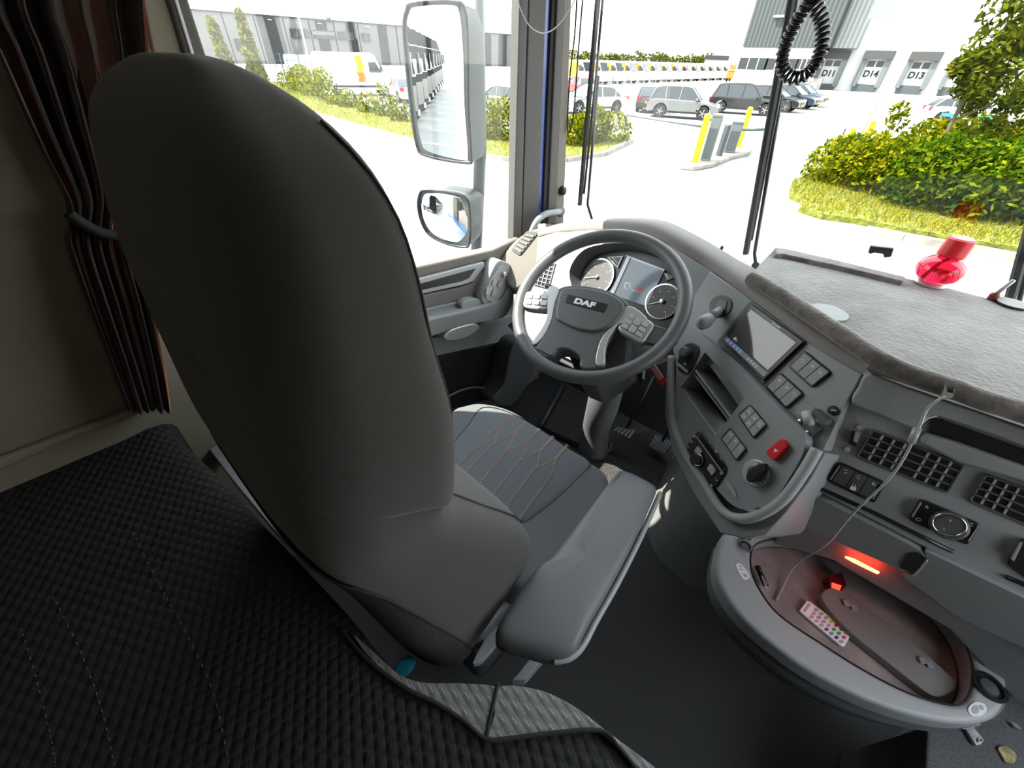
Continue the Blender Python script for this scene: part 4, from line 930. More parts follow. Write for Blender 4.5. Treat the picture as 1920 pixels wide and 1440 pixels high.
def slotvent(Q, nx, label):
    ve = slab('air_vent', CP, quad_r(Q, .07), -.03, .003, 'black', dash, bevel=.002, label=label)
    fr_ = quad_r(Q, .07); tube('vent_rim', [CP.px(x, y, .003) for x, y in fr_], .0025, 'plastic_dark', ve, 6, closed=True)
    b = B()
    for j in range(1, 4): b.add(*slab_vf(CP, sub_quad(Q, .02, j / 4 - .02, .98, j / 4 + .02), .002, .010))
    b.build('vent_slat', 'plastic_dark', ve); b = B()
    for i in range(1, nx):
        if i == nx // 2: continue
        b.add(*slab_vf(CP, sub_quad(Q, i / nx - .012, .05, i / nx + .012, .95), .002, .006))
    b.build('vent_fin', 'plastic_mid', ve)
slotvent([(1636, 806), (1808, 872), (1776, 924), (1606, 856)], 8, 'vent behind the thin cable')
slotvent([(1848, 889), (2020, 955), (1990, 1012), (1817, 939)], 8, 'vent cut by the photo edge')
# serial port
sp = thing('serial_port', CP.px(1604, 824), 'black diagnostic socket with two chrome screws on the centre dash', 'socket')
slab('socket_body', CP, quad_r([(1598, 808), (1612, 812), (1606, 838), (1590, 833)], .2), 0, .006, 'black', sp, bevel=.001)
slab('socket_insert', CP, quad_r([(1604, 809), (1614, 812), (1608, 830), (1600, 828)], .2), .006, .010, 'plastic_mid', sp)
for x, y in ((1612, 801), (1589, 842)): lathe('socket_screw', CP.px(x, y), CP.n, [(.005, 0), (.005, .003), (.002, .003)], 'chrome', sp, 12)
sb = slab('switch_block', CP, quad_r([(1573, 866), (1663, 906), (1640, 946), (1548, 902)], .12), -.002, .006, 'black', dash, bevel=.003, label='switch block with red arrow and padlock symbols')
SQ = [(1576, 870), (1656, 906), (1636, 940), (1554, 902)]
for i in range(3): slab('switch', CP, sub_quad(SQ, .06 + i * .30, .06, .06 + i * .30 + .285, .94), .005, .010, 'plastic_dark', sb, bevel=.001)
slab('silver_edge', CP, sub_quad(SQ, 0, .1, .025, .9), .005, .012, 'silver_lt', sb); slab('silver_edge', CP, sub_quad(SQ, .98, .1, 1.0, .9), .005, .012, 'silver_lt', sb)
icon(CP, (1586, 884), 4, .0105, sb, 2); icon(CP, (1581, 890), 3.5, .0105, sb, 2, 'red', 'red_symbol'); icon(CP, (1609, 895), 3.6, .0105, sb, 2); icon(CP, (1638, 908), 4, .0105, sb, 0)
b = B().add(*slab_vf(CP, [(1596, 911), (1606, 915), (1603, 921), (1593, 917)], .0098, .0112)); b.build('padlock_symbol', 'white', sb)
tube('padlock_shackle', [CP.px(x, y, .0108) for x, y in ((1598, 912), (1600, 907), (1604, 909), (1603, 914))], .0006, 'white', sb, 5)
# sleeper heater / audio panel
RQ2 = [(1727, 936), (1842, 985), (1815, 1025), (1702, 976)]
hp = slab('heater_control', CP, quad_r(RQ2, .12), -.002, .007, 'black', dash, bevel=.003)
lathe('heater_knob', CP.px(1779, 984, .007), CP.n, [(.026, 0), (.024, .010), (.020, .012)], 'plastic_dark', hp, 36)
tube('knob_ring', [CP.px(1779, 984, .0185) + (CP.a * math.cos(q) + CP.u * math.sin(q)) * .0205 for q in np.linspace(0, 2 * math.pi, 41)[:-1]], .0018, 'chrome', hp, 6, closed=True)
slab('silver_edge', CP, sub_quad(RQ2, .02, .15, .045, .8), .006, .010, 'silver_lt', hp); slab('silver_edge', CP, sub_quad(RQ2, .95, .12, .97, .8), .006, .010, 'silver_lt', hp)
icon(CP, (1782, 976), 2.6, .019, hp, 1, nm='plus_sign'); icon(CP, (1770, 992), 2.4, .019, hp, 2, nm='minus_sign')
for x, y, kd in ((1738, 951, 0), (1822, 984, 2), (1803, 1008, 2)): icon(CP, (x, y), 3.4, .0075, hp, kd)
tube('zero_mark', [CP.px(1722, 974, .0078) + (CP.a * math.cos(q) + CP.u * math.sin(q)) * .003 for q in np.linspace(0, 6.28, 13)[:-1]], .0006, 'white', hp, 5, closed=True)
rb = slab('rocker_switch', CP, quad_r([(1918, 1010), (1990, 1040), (1960, 1110), (1888, 1060)], .12), -.002, .006, 'black', dash, bevel=.003)
slab('silver_edge', CP, [(1912, 1022), (1918, 1018), (1902, 1052), (1897, 1050)], .005, .012, 'silver_lt', rb)
# ledge and glove lid
tube('ledge_groove', [CP.px(x, y, .002) for x, y in ((1541, 917), (1640, 962), (1720, 1002), (1786, 1034))], .004, 'black', dash, 8)
tube('ledge_groove', [CP.px(x, y, .002) for x, y in ((1887, 1082), (1960, 1112), (2060, 1160))], .004, 'black', dash, 8)
CP3 = Surf(CP.px(1640, 967, 0), 0, -8)
slab('panel_filler', DP, [(1240, 440), (1330, 470), (1440, 570), (1400, 620), (1300, 620)], -.14, -.03, 'plastic', dash)
slab('lower_fascia', CP3, [(1470, 985), (1540, 925), (1720, 1015), (1920, 1108), (2100, 1190), (2100, 1420), (1920, 1330), (1780, 1180), (1560, 1050), (1450, 1020)], -.20, -.012, 'plastic', dash, bevel=.004)
slab('glove_box_lid', CP3, quad_r([(1528, 930), (1727, 1032), (1738, 1046), (1712, 1070), (1700, 1076), (1668, 1060), (1580, 1022), (1500, 988), (1494, 970)], .15), -.01, .012, 'plastic', dash, bevel=.006)
slab('glove_box_lid', CP3, quad_r([(1733, 1032), (1920, 1122), (2100, 1205), (2100, 1320), (1920, 1215), (1800, 1160), (1690, 1080), (1712, 1074), (1738, 1050)], .08), -.01, .012, 'plastic', dash, bevel=.006)
slab('finger_grip_shade', CP3, quad_r([(1700, 1038), (1722, 1036), (1738, 1050), (1712, 1076), (1685, 1064)], .2), .008, .0135, 'black', dash)  # raised black plate painting the shade of the finger hollow
tube('finger_recess_edge', [CP3.px(x, y, .0135) for x, y in spl([(1693, 1074), (1705, 1078), (1716, 1076), (1738, 1050)], 4, False)], .0018, 'silver_lt', dash, 6)
# red light strip under the lid
slab('light_strip', CP3, [(1584, 1046), (1600, 1051), (1648, 1076), (1643, 1076), (1600, 1055)], .0, .006, 'red_glow', dash, label='glowing red light strip')
slab('under_dash', CP3, [(1452, 985), (1500, 980), (1580, 1010), (1700, 1060), (1800, 1130), (1920, 1200), (2100, 1290), (2100, 1400), (1920, 1300), (1860, 1240), (1800, 1190), (1700, 1125), (1600, 1070), (1500, 1025), (1440, 1005)], -.30, -.12, 'plastic_dark', dash)

# --- tunnel cover
A_ = [(1250, 872), (1236, 905), (1212, 965), (1214, 1000), (1235, 1045), (1290, 1095), (1345, 1125), (1375, 1145), (1440, 1195), (1540, 1270)]
lo = [PZ(x, y, 0) for x, y in A_]; lo = [V3(p) for p in spl([tuple(p) for p in lo], 4, False)]
hi = [p + V3((.10, .10, .50)) for p in lo]; md = [p + V3((.015, .02, .04)) for p in lo]; m2 = [p + V3((.05, .05, .24)) for p in lo]
bk = [p + V3((.25, .12, .52)) for p in lo]
v, f = loft_vf([lo, md, m2, hi, bk], closed=False); mk('engine_tunnel_cover', v, f, 'plastic_grain', smooth=True, label='grained grey engine tunnel cover beside the pedals', cat='tunnel cover')

# ================================================================ CURVED TRAY OF THE CONSOLE
TZ = .55
tray = thing('console_tray', PZ(1600, 1180, TZ - .08), 'kidney shaped grey console tray with raised rim below the dashboard', 'tray')
to = spl([(1352, 1012), (1362, 998), (1395, 998), (1440, 990), (1520, 1000), (1640, 1040), (1740, 1090), (1830, 1165), (1880, 1235), (1890, 1290), (1880, 1330), (1850, 1352), (1790, 1356), (1700, 1338), (1600, 1300), (1500, 1245), (1400, 1165), (1355, 1105), (1343, 1060)], 5)
ti = spl([(1412, 1030), (1430, 1015), (1470, 1010), (1540, 1022), (1640, 1060), (1720, 1105), (1790, 1170), (1822, 1235), (1824, 1285), (1806, 1316), (1770, 1318), (1700, 1296), (1620, 1255), (1540, 1205), (1460, 1150), (1420, 1095), (1409, 1060)], 5)
TS = level(TZ)
ring_plate('tray_rim', TS, to, ti, -.05, 0, 'plastic_mid', tray, n=150, bevel=.010, seg=3)
tl = [TS.px(x, y, -.001) for x, y in ti]; mk('tray_wall', *loft_vf([tl, [p - V3((0, 0, .055)) for p in tl]], True, False), 'plastic_dark', tray, smooth=True)
slab('tray_liner', TS, to, -.07, -.048, 'liner', tray)
sk = [TS.px(x, y, -.0) - V3((0, 0, .071)) for x, y in to]; cc = sum(sk, Vector()) / len(sk)
mk('tray_underside', *loft_vf([sk, [cc + (p - cc) * .93 - V3((0, 0, .05)) for p in sk], [cc + (p - cc) * .75 - V3((0, 0, .11)) for p in sk]], True, True), 'plastic_dark', tray, smooth=True)
# left end socket, stickers, right cup socket
lathe('power_socket', PZ(1396, 1025, TZ + .001), (0, 0, 1), [(.017, 0), (.017, .006), (.012, .006), (.011, -.0)], 'chrome', tray, 24)
lathe('socket_core', PZ(1396, 1025, TZ + .002), (0, 0, 1), [(.010, 0), (.010, .003)], 'plastic_dark', tray, 16)
mk('socket_cap', *lathe_vf(PZ(1398, 1008, TZ + .006), (1, .5, .2), [(.006, -.012), (.006, .012)], 12), 'chrome', tray)
stk = slab('sticker', TS, spl([(1380, 1060), (1386, 1056), (1394, 1062), (1404, 1076), (1405, 1084), (1396, 1087), (1388, 1078)], 4), 0, .0012, 'white', tray)
b = B()
for q in ([(1385, 1061), (1391, 1061), (1392, 1063), (1386, 1063)], [(1386, 1066), (1394, 1067), (1394, 1069), (1387, 1068)], [(1393, 1075), (1400, 1077), (1401, 1083), (1395, 1081)]): b.add(*slab_vf(TS, q, .0010, .0016))
b.build('sticker_print', 'plastic_mid', stk)
cs = lathe('cup_socket', PZ(1854, 1288, TZ + .001), (0, 0, 1), [(.027, 0), (.027, .004), (.021, .004), (.019, -.002)], 'black', tray, 28)
lathe('cup_socket_core', PZ(1854, 1288, TZ + .002), (0, 0, 1), [(.016, -.001), (.014, .003), (.004, .004)], 'plastic_dark', tray, 24)
stk = slab('sticker', TS, spl([(1818, 1324), (1830, 1316), (1846, 1320), (1850, 1332), (1840, 1342), (1824, 1342), (1816, 1334)], 4), 0, .0012, 'white', tray)
slab('sticker_print', TS, spl([(1823, 1327), (1831, 1322), (1836, 1330), (1832, 1338), (1824, 1337)], 3), .001, .0016, 'silver_lt', stk)
slab('sticker_print', TS, spl([(1836, 1322), (1843, 1324), (1844, 1331), (1838, 1329)], 3), .001, .0016, 'silver_lt', stk)
TB = TZ - .047
TL = level(TB)
# things in the tray
t = thing('remote_control', TL.px(1548, 1168), 'white slim remote with coloured round buttons', 'remote control')
RM = level(TB + .008)
RMQ = [(1524, 1125), (1597, 1185), (1581, 1214), (1500, 1145)]
RMQ = [(1514, 1124), (1598, 1187), (1582, 1215), (1499, 1145)]
slab('remote_body', RM, quad_r(RMQ, .12), -.007, 0, mat('glossy_white_plastic', (.85, .86, .9), .25), t, bevel=.0015)
cols = {'y': (.6, .6, .02), 'r': (.55, .03, .05), 'g': (.03, .4, .08), 'p': (.25, .05, .25), 't': (.1, .35, .35), 'n': (.08, .05, .35), 'k': (.6, .08, .15), 'w': (.4, .4, .45)}
cm = {k_: mat('remote_button_' + k_, c_, .5) for k_, c_ in cols.items()}
lay = ['wwyrr', 'wwpgk', 'wwptn']
for j, rw in enumerate(['wwwyrrw', 'wwwwggk', 'wwwptnw']):
    for i, ch in enumerate(rw):
        x, y = lerp2(RMQ, .24 + i * .112, .2 + j * .29); slab('remote_button', RM, [(x + 4 * math.cos(q), y + 3.2 * math.sin(q)) for q in np.linspace(0, 6.28, 11)[:-1]], -.001, .001, cm[ch] if i > 2 else 'silver_lt', t)
slab('remote_print', RM, sub_quad(RMQ, .05, .15, .10, .85), -.0005, .0004, 'silver_lt', t)
# flat grey case
t = thing('flat_case', TL.px(1670, 1190), 'long flat grey case with clear clips lying in the tray behind the remote', 'case')
CS_ = level(TB + .022)
cq = spl([(1553, 1103), (1580, 1108), (1640, 1150), (1720, 1212), (1786, 1270), (1795, 1286), (1785, 1298), (1762, 1306), (1735, 1296), (1660, 1238), (1600, 1190), (1560, 1150), (1540, 1118)], 4)
slab('case_body', CS_, cq, -.020, 0, mat('grey_soft_plastic', (.20, .19, .185), .55, bump=.1), t, bevel=.005)
tube('case_seam', [CS_.px(x, y, -.006) for x, y in ((1566, 1158), (1600, 1190), (1660, 1238), (1722, 1288))], .0014, 'black', t, 6)
for x, y in ((1594, 1132), (1737, 1240)): 
    for k_ in range(2): slab('clear_clip', CS_, quad_r([(x - 14 + 14 * k_, y - 8 + 8 * k_), (x - 2 + 14 * k_, y - 6 + 8 * k_), (x + 2 + 14 * k_, y + 5 + 8 * k_), (x - 10 + 14 * k_, y + 3 + 8 * k_)], .2), 0, .005, mat('clear_plastic', (.55, .55, .55), .1, trans=.5), t, bevel=.001)
t = thing('red_lighter', TL.px(1567, 1092), 'small translucent red box behind the flat case', 'box')
slab('box_body', level(TB + .02), quad_r([(1552, 1080), (1578, 1072), (1588, 1098), (1574, 1112), (1556, 1106)], .12), -.02, 0, mat('dark_red_plastic', (.20, .01, .02), .15, trans=.3), t, bevel=.002)
slab('box_lens', level(TB + .02), [(1560, 1092), (1578, 1098), (1574, 1108), (1560, 1101)], 0, .002, mat('dim_red_lamp', (.9, .05, .02), .3, emis=.5), t)
chn = [TL.px(x, y, .004) for x, y in spl([(1548, 1090), (1540, 1105), (1538, 1118), (1535, 1130), (1540, 1142), (1548, 1150)], 5, False)]
b = B()
for p in chn[::2]: b.add(*lathe_vf(p, (0, 0, 1), [(.0005, -.002), (.002, -.001), (.002, .001), (.0005, .002)], 8))
b.add(*tube_vf(chn, .0007, 5)); b.build('ball_chain', mat('brass', (.5, .35, .15), .3, metal=1), label='thin brass ball chain lying beside the flat case', cat='chain')
mk('black_bead', *lathe_vf(TL.px(1548, 1092, .008), (0, 0, 1), [(.001, -.006), (.005, -.004), (.0065, 0), (.005, .004), (.001, .006)], 16), 'black', smooth=True, label='tiny black bead beside the translucent red box', cat='bead')
t = thing('folding_knife', TL.px(1433, 1080), 'black and silver pen-like tool tucked against the left wall of the tray', 'tool')
tube('tool_body', [TL.px(1420, 1062, .012), TL.px(1436, 1098, .012)], .007, 'black', t, 10)
tube('tool_blade', [TL.px(1428, 1080, .020), TL.px(1437, 1104, .018)], .0025, 'silver', t, 8)

# cable from the felt shelf down into the tray
cab = thing('usb_cable', CP.px(1700, 800, .05), 'thin grey cable with a clear inline connector hanging from the shelf into the tray', 'cable')
cpth = [CP.px(1772, 742, .055), CP.px(1756, 752, .055), CP.px(1738, 768, .05), CP.px(1726, 795, .05), CP.px(1714, 820, .05), CP.px(1700, 850, .045), CP.px(1680, 882, .04), CP.px(1655, 910, .035), CP.px(1625, 938, .03), CP.px(1604, 958, .028), CP.px(1580, 985, .02), CP3.px(1556, 1014, .045), CP3.px(1530, 1034, .05), TL.px(1500, 1052, .03), TL.px(1480, 1075, .015), TL.px(1468, 1100, .005), TL.px(1455, 1126, .003)]
tube('wire', spl3(cpth, 6), .0022, 'silver_lt', cab, 8)
tube('inline_connector', [CP.px(1721, 802, .05), CP.px(1708, 830, .05)], .006, mat('clear_grey_plastic', (.5, .52, .5), .2, trans=.3), cab, 10)
tube('side_wire', spl3([CP.px(1724, 798, .05), CP.px(1738, 785, .04), CP.px(1756, 780, .028)], 5), .0016, 'silver_lt', cab, 6)
slab('clear_clip', CP, [(1773, 720), (1776, 735), (1788, 738), (1791, 728), (1787, 745), (1776, 748), (1766, 748), (1768, 735)], .036, .055, mat('clear_clip_plastic', (.6, .6, .56), .15, trans=.4), cab, bevel=.001)

# ================================================================ FELT SHELF ON THE DASH
SZ = 1.10
shelf = thing('dash_shelf', PZ(1650, 590, SZ - .03), 'broad grey felt covered shelf table lying across the dash top', 'shelf')
so = spl([(1452, 466), (1470, 467), (1580, 492), (1700, 521), (1800, 545), (1950, 585), (2150, 640)], 4, False) + spl([(2150, 860), (1990, 790), (1920, 762), (1850, 742), (1780, 716), (1700, 690), (1640, 662), (1600, 636), (1540, 598), (1470, 552), (1430, 528), (1410, 516), (1420, 500), (1440, 478)], 4, False)
so = [p for i, p in enumerate(so) if i == 0 or abs(p[0] - so[i - 1][0]) + abs(p[1] - so[i - 1][1]) > 1]
SS = level(SZ)
slab('shelf_top', SS, so, -.022, 0, 'velvet', shelf, bevel=.004)
eo = spl([(1408, 520), (1430, 532), (1470, 556), (1540, 602), (1600, 641), (1640, 668), (1700, 697), (1780, 724), (1850, 750), (1920, 770), (1990, 798), (2150, 868)], 5, False)
ep = [SS.px(x, y, -.010) for x, y in eo]
ep = [p + V3((0, -.004, 0)) for p in ep]
tube('padded_edge', ep, .017, 'velvet_edge', shelf, 12)
bo_ = [(1453, 464), (1470, 465), (1580, 490), (1698, 519), (1694, 527), (1580, 500), (1470, 476), (1455, 476)]
slab('rear_lip', SS, bo_, -.01, .012, 'velvet_edge', shelf, bevel=.003)
mk('white_disc', *lathe_vf(PZ(1553, 586, SZ + .001), (0, 0, 1), [(.036, 0), (.036, .002)], 48), mat('off_white_disc', (.36, .37, .37), .6), label='flat white round disc lying on the felt shelf', cat='disc')
# red air freshener bottle
rc = PZ(1742, 533, SZ + .001)
t = thing('air_freshener', rc, 'round red glass air freshener bottle with red cap on the felt shelf', 'bottle')
lathe('bottle_base', rc, (0, 0, 1), [(.030, 0), (.032, .004), (.026, .009)], 'silver', t, 32)
ub = V3((.0, .0, 1))
mk('bottle_body', *lathe_vf(rc + V3((0, 0, .008)), ub, [(.012, 0), (.028, .003), (.040, .014), (.0445, .028), (.041, .043), (.030, .054), (.018, .059), (.016, .064)], 40), 'red_clear', t, smooth=True)
lathe('cap', rc + ub * .070, ub, [(.025, 0), (.026, .004), (.0245, .038), (.020, .041)], 'red', t, 36)
tube('reed', [rc + V3((.004, 0, .068)), rc + V3((-.014, 0, .020))], .003, 'amber_stick', t, 8)
for i in range(3):
    tube('raised_crest', [rc + V3((.022 * math.cos(q) * (1 - i * .25) + .012, -.043 + .006 * i, .036 + .014 * math.sin(q) * (1 - i * .25))) for q in np.linspace(0, 6.28, 19)[:-1]], .0009, 'red', t, 5, closed=True)
t = thing('side_clip', PZ(1870, 560, SZ), 'small dark red clip with a silver stem at the rear edge of the shelf', 'clip')
p = SS.px(1858, 562, 0); lathe('clip_base', p, (0, 0, 1), [(.008, 0), (.009, .012), (.006, .016)], mat('dark_red', (.15, .01, .01), .5), t, 14)
tube('clip_stem', [p + V3((0, 0, .014)), p + V3((.008, .0, .05))], .004, 'silver_lt', t, 8)
p = SS.px(1895, 572, 0); mk('clip_plate', *lathe_vf(p, (0, 0, 1), [(.028, -.002), (.028, .006)], 20), 'black', t)

# ================================================================ FLOOR ITEMS
mk('floor_mat', *prism_vf([PZ(x, y, .008) for x, y in quad_r([(1060, 845), (1250, 800), (1262, 870), (1180, 1010), (1060, 960), (1040, 900)], .1)], [PZ(x, y, .008) - V3((0, 0, .008)) for x, y in quad_r([(1060, 845), (1250, 800), (1262, 870), (1180, 1010), (1060, 960), (1040, 900)], .1)]), 'mat', label='speckled grey floor mat in front of the pedals', cat='mat')
def pedal(px, z_, label, n, up):
    S = Surf(PZ(*px[0], z_), 0, 55); t = thing('foot_pedal', S.px(*np.mean(np.array(px), 0)), label, 'pedal', 'foot pedals')
    slab('pedal_pad', S, quad_r(px, .2), -.012, 0, 'plastic_dark', t, bevel=.003); b = B()
    for i in range(n): b.add(*slab_vf(S, sub_quad(px, (i + .15) / n, .1, (i + .6) / n, .95), 0, .004))
    b.build('tread', 'plastic_mid', t); c = S.px(*np.mean(np.array(px), 0)); tube('pedal_arm', [c - S.n * .01, c + V3(up)], .008, 'black', t, 8)
pedal([(1230, 812), (1262, 826), (1245, 853), (1217, 838)], .10, 'ribbed rubber accelerator pedal nearest the tunnel cover', 7, (0, .18, .25))
pedal([(1160, 800), (1194, 806), (1182, 824), (1148, 806)], .14, 'ribbed brake pedal beside the steering column boot', 5, (0, .18, .25))
# kick panels left of the column
KP = Surf((-.98, 1.5, 0), axes=((.2, 1, 0), (0, 0, 1)))
fw = thing('footwell_trim', V3((-.95, 1.35, .0)), 'black moulded footwell trim left of the steering column', 'trim')
fs = [PZ(x, y, .06) for x, y in [(930, 765), (1010, 690), (1060, 720), (1012, 800)]]
mk('step_plate', *prism_vf(fs, [p - V3((0, 0, .06)) for p in fs]), 'rubber', fw, bevel=.006)
fs = [PZ(x, y, .04) for x, y in [(1018, 800), (1062, 722), (1100, 740), (1092, 835)]]
mk('foot_rest', *prism_vf(fs, [p - V3((0, 0, .04)) for p in fs]), 'mat', fw, bevel=.006)
tube('divider', [PZ(1014, 798, .07), PZ(1056, 722, .07)], .012, 'plastic_dark', fw, 8)
slab('inner_wing', WALLP(-.97), spl([(925, 752), (945, 720), (958, 660), (975, 640), (1000, 650), (1000, 700), (960, 760)], 4), -.1, 0, 'plastic_dark', fw, bevel=.01)
# storage box at lower right
bx = thing('storage_box', V3((.62, .62, .0)), 'grey carpeted storage box at the lower right with a metal latch on top', 'box')
bq = [PZ(x, y, .36) for x, y in [(1738, 1362), (1840, 1330), (1990, 1240), (2150, 1400), (2150, 1600), (1726, 1600)]]
mk('box_body', *prism_vf(bq, [V3((p.x, p.y, .005)) for p in bq]), mat('grey_carpet_cover', (.14, .135, .14), .95, bump=.8, bscale=300, var=.2, vscale=200), bx, bevel=.008)
LS = level(.365)
lt = slab('latch', LS, quad_r([(1808, 1362), (1822, 1358), (1846, 1388), (1840, 1396), (1830, 1398)], .2), -.002, .006, 'steel', bx, bevel=.001)
slab('latch_hinge', LS, quad_r([(1800, 1358), (1836, 1350), (1840, 1360), (1806, 1368)], .2), -.002, .010, 'steel', bx, bevel=.001)
tube('latch_hole', [LS.px(1837 + 4 * math.cos(q), 1388 + 4 * math.sin(q), .007) for q in np.linspace(0, 6.28, 13)[:-1]], .0012, 'chrome', lt, 5, closed=True)
slab('stud', LS, quad_r([(1894, 1352), (1908, 1358), (1916, 1368), (1904, 1364)], .2), 0, .004, 'steel', bx)
slab('glue_stain', LS, spl([(1872, 1402), (1888, 1400), (1906, 1416), (1900, 1432), (1886, 1428), (1878, 1414)], 4), -.0045, .0005, mat('yellowed_residue', (.45, .36, .16), .7, var=.5, vscale=60), bx)
slab('card_scrap', level(.3), [(1728, 1430), (1760, 1428), (1765, 1460), (1728, 1460)], -.004, 0, 'brown_card', bevel=0, label='scrap of brown card at the bottom edge beside the storage box', cat='card')
mk('side_bracket', *prism_vf([PZ(x, y, .5) for x, y in [(1886, 1268), (1935, 1268), (1935, 1280), (1905, 1278)]], [PZ(x, y, .5) - V3((0, 0, .01)) for x, y in [(1886, 1268), (1935, 1268), (1935, 1280), (1905, 1278)]]), 'steel', label='thin metal tab sticking out right of the console tray', cat='bracket')
# ================================================================ OUTSIDE
GZ = -1.2
boxs('terrain_1', (-260, -120, GZ - .3), (160, 330, GZ), 'concrete', label='pale concrete yard', kind='structure')
bpy.data.objects['terrain_1'].name = 'yard_ground'
R_ = random.Random(7)
def leaves(pts, n, size, rnd, spread=1.0):
    """n small leaf blades scattered through blobs (centre, radii)"""
    v = []; f = []
    for _ in range(n):
        c, r = rnd.choice(pts)
        while True:
            d = V3((rnd.uniform(-1, 1), rnd.uniform(-1, 1), rnd.uniform(-1, 1)))
            if .25 < d.length < 1: break
        d = d * (d.length ** -.35)
        p = c + V3((d.x * r[0], d.y * r[1], d.z * r[2]))
        if p.z < GZ: p.z = GZ + rnd.random() * .05
        a = V3((rnd.gauss(0, 1), rnd.gauss(0, 1), rnd.gauss(0, 1))).normalized(); b_ = a.orthogonal().normalized(); s = size * rnd.uniform(.6, 1.4); k = len(v)
        v += [p - a * s, p + b_ * s * .45, p + a * s, p - b_ * s * .45]; f.append((k, k + 1, k + 2, k + 3))
    return v, f
def plant(name, loc, blobs, n, size, m, label, cat, group=None, trunk=None, seed=1):
    rnd = random.Random(seed); t = thing(name, loc, label, cat, group); loc = V3(loc)
    v, f = leaves([(loc + V3(c), r) for c, r in blobs], n, size, rnd); mk('foliage', v, f, m, t)
    if trunk:
        b = B()
        for pts, rad in trunk: b.add(*tube_vf([loc + V3(p) for p in pts], rad, 7))
        b.build('stem', 'bark', t, smooth=True)
    return t
def hedge_blobs(a, b, n, h, w, rnd):
    return [(V3(a).lerp(V3(b), (i + .5) / n) + V3((rnd.uniform(-.2, .2), rnd.uniform(-.2, .2), h * rnd.uniform(.35, .6))), (w * rnd.uniform(.8, 1.2), w * rnd.uniform(.8, 1.2), h * rnd.uniform(.45, .7))) for i in range(n)]
def verge(name, px, label, th=.12, blade_n=3000, flowers=False, seed=3, kerb=None):
    out = [G(x, y) for x, y in px]; rnd = random.Random(seed)
    top = [p + V3((0, 0, th)) for p in out]
    v, f = prism_vf(top, out); b = B().add(v, f, 0)
    # blades by rejection in the outline
    xs = [p.x for p in out]; ys = [p.y for p in out]
    def inside(x, y):
        r = False; j = len(out) - 1
        for i in range(len(out)):
            if (out[i].y > y) != (out[j].y > y) and x < (out[j].x - out[i].x) * (y - out[i].y) / (out[j].y - out[i].y) + out[i].x: r = not r
            j = i
        return r
    k = 0
    while k < blade_n:
        x, y = rnd.uniform(min(xs), max(xs)), rnd.uniform(min(ys), max(ys))
        if not inside(x, y): continue
        k += 1; q = rnd.uniform(0, 3.14); h = rnd.uniform(.05, .16); w_ = .010; d = V3((math.cos(q), math.sin(q), 0)) * w_; p = V3((x, y, GZ + th)); l_ = V3((rnd.gauss(0, .06), rnd.gauss(0, .06), h))
        b.add([p - d, p + d, p + l_], [(0, 1, 2)], 1)
    return b.build(name, 'grass', mats=['blade'], label=label, cat='grass', kind='stuff')
def kerb(px, w_, label, name='kerb'):
    P = [G(x, y) for x, y in px]; b = B()
    for i in range(len(P) - 1):
        d = (P[i + 1] - P[i]); n = d.cross(V3((0, 0, 1))).normalized() * w_ / 2
        q = [P[i] - n, P[i + 1] - n, P[i + 1] + n, P[i] + n]; b.add(*prism_vf([p + V3((0, 0, .13)) for p in q], q))
    return b.build(name, 'kerb', label=label, cat='kerb')
# verge on the left, island verge by the pillar, planted island on the right
verge('grass_verge', [(470, 150), (560, 160), (620, 185), (700, 205), (790, 228), (985, 262), (1180, 256), (1182, 266), (1130, 290), (1060, 300), (960, 300), (880, 290), (760, 262), (640, 228), (560, 205), (470, 190)], 'yellow green grass verge running behind the outside mirrors', blade_n=16000)
kerb([(560, 207), (640, 230), (760, 264), (880, 293), (960, 303), (1062, 303), (1132, 292), (1184, 267)], .18, 'pale kerb along the front of the left grass verge')
verge('grass_island', [(1482, 348), (1520, 330), (1600, 290), (1760, 260), (1960, 260), (2100, 330), (2100, 520), (1920, 478), (1780, 455), (1700, 440), (1600, 420), (1540, 412), (1495, 398), (1510, 388), (1478, 372)], 'flowering grass round the bushes on the right island', blade_n=34000, seed=5)
kerb([(2100, 532), (1920, 492), (1780, 466), (1690, 450), (1620, 436)], .16, 'kerb stones in front of the right grass island')
# shrubs
rnd = random.Random(11)
for i, (x, y, h, m_, lb) in enumerate([(655, 205, 1.0, 'leaf_y', 'leafy shrub on the verge below the white van'), (690, 214, 1.1, 'leaf_y', 'leafy shrub on the verge below the middle of the white van'), (722, 222, 1.5, 'leaf_y', 'taller shrub on the verge below the front of the white van'), (755, 232, 1.2, 'leaf_y', 'leafy shrub on the verge touching the left edge of the tall mirror'), (630, 200, .8, 'leaf_y', 'small shrub beside the foot of the lamp post')]):
    p = G(x, y); plant('verge_shrub', p, [(V3((rnd.uniform(-.3, .3), rnd.uniform(-.3, .3), h * .5)), (.55, .55, h * .55)), (V3((.3, .2, h * .3)), (.5, .4, h * .4)), (V3((-.3, -.1, h * .3)), (.4, .4, h * .35))], 420, .09, m_, lb, 'shrub', 'shrubs on the left verge', [([(0, 0, 0), (.02, 0, h * .6)], .03)], seed=i)
p0, p1 = G(545, 165), G(620, 195)
plant('hedge', (p0 + p1) / 2, [(c - (p0 + p1) / 2, r) for c, r in hedge_blobs(p0, p1, 8, 1.6, .9, rnd)], 2400, .12, 'leaf_y', 'yellow green hedge growing along the left verge behind the seat edge', 'hedge', seed=21)
p0, p1 = G(905, 262), G(975, 272)
plant('bush', (p0 + p1) / 2, [(c - (p0 + p1) / 2, r) for c, r in hedge_blobs(p0, p1, 5, 1.5, .65, rnd)], 2600, .07, 'leaf_y', 'loose bush seen between the tall mirror and the pillar', 'bush', seed=22)
p0, p1 = G(1062, 280), G(1148, 268)
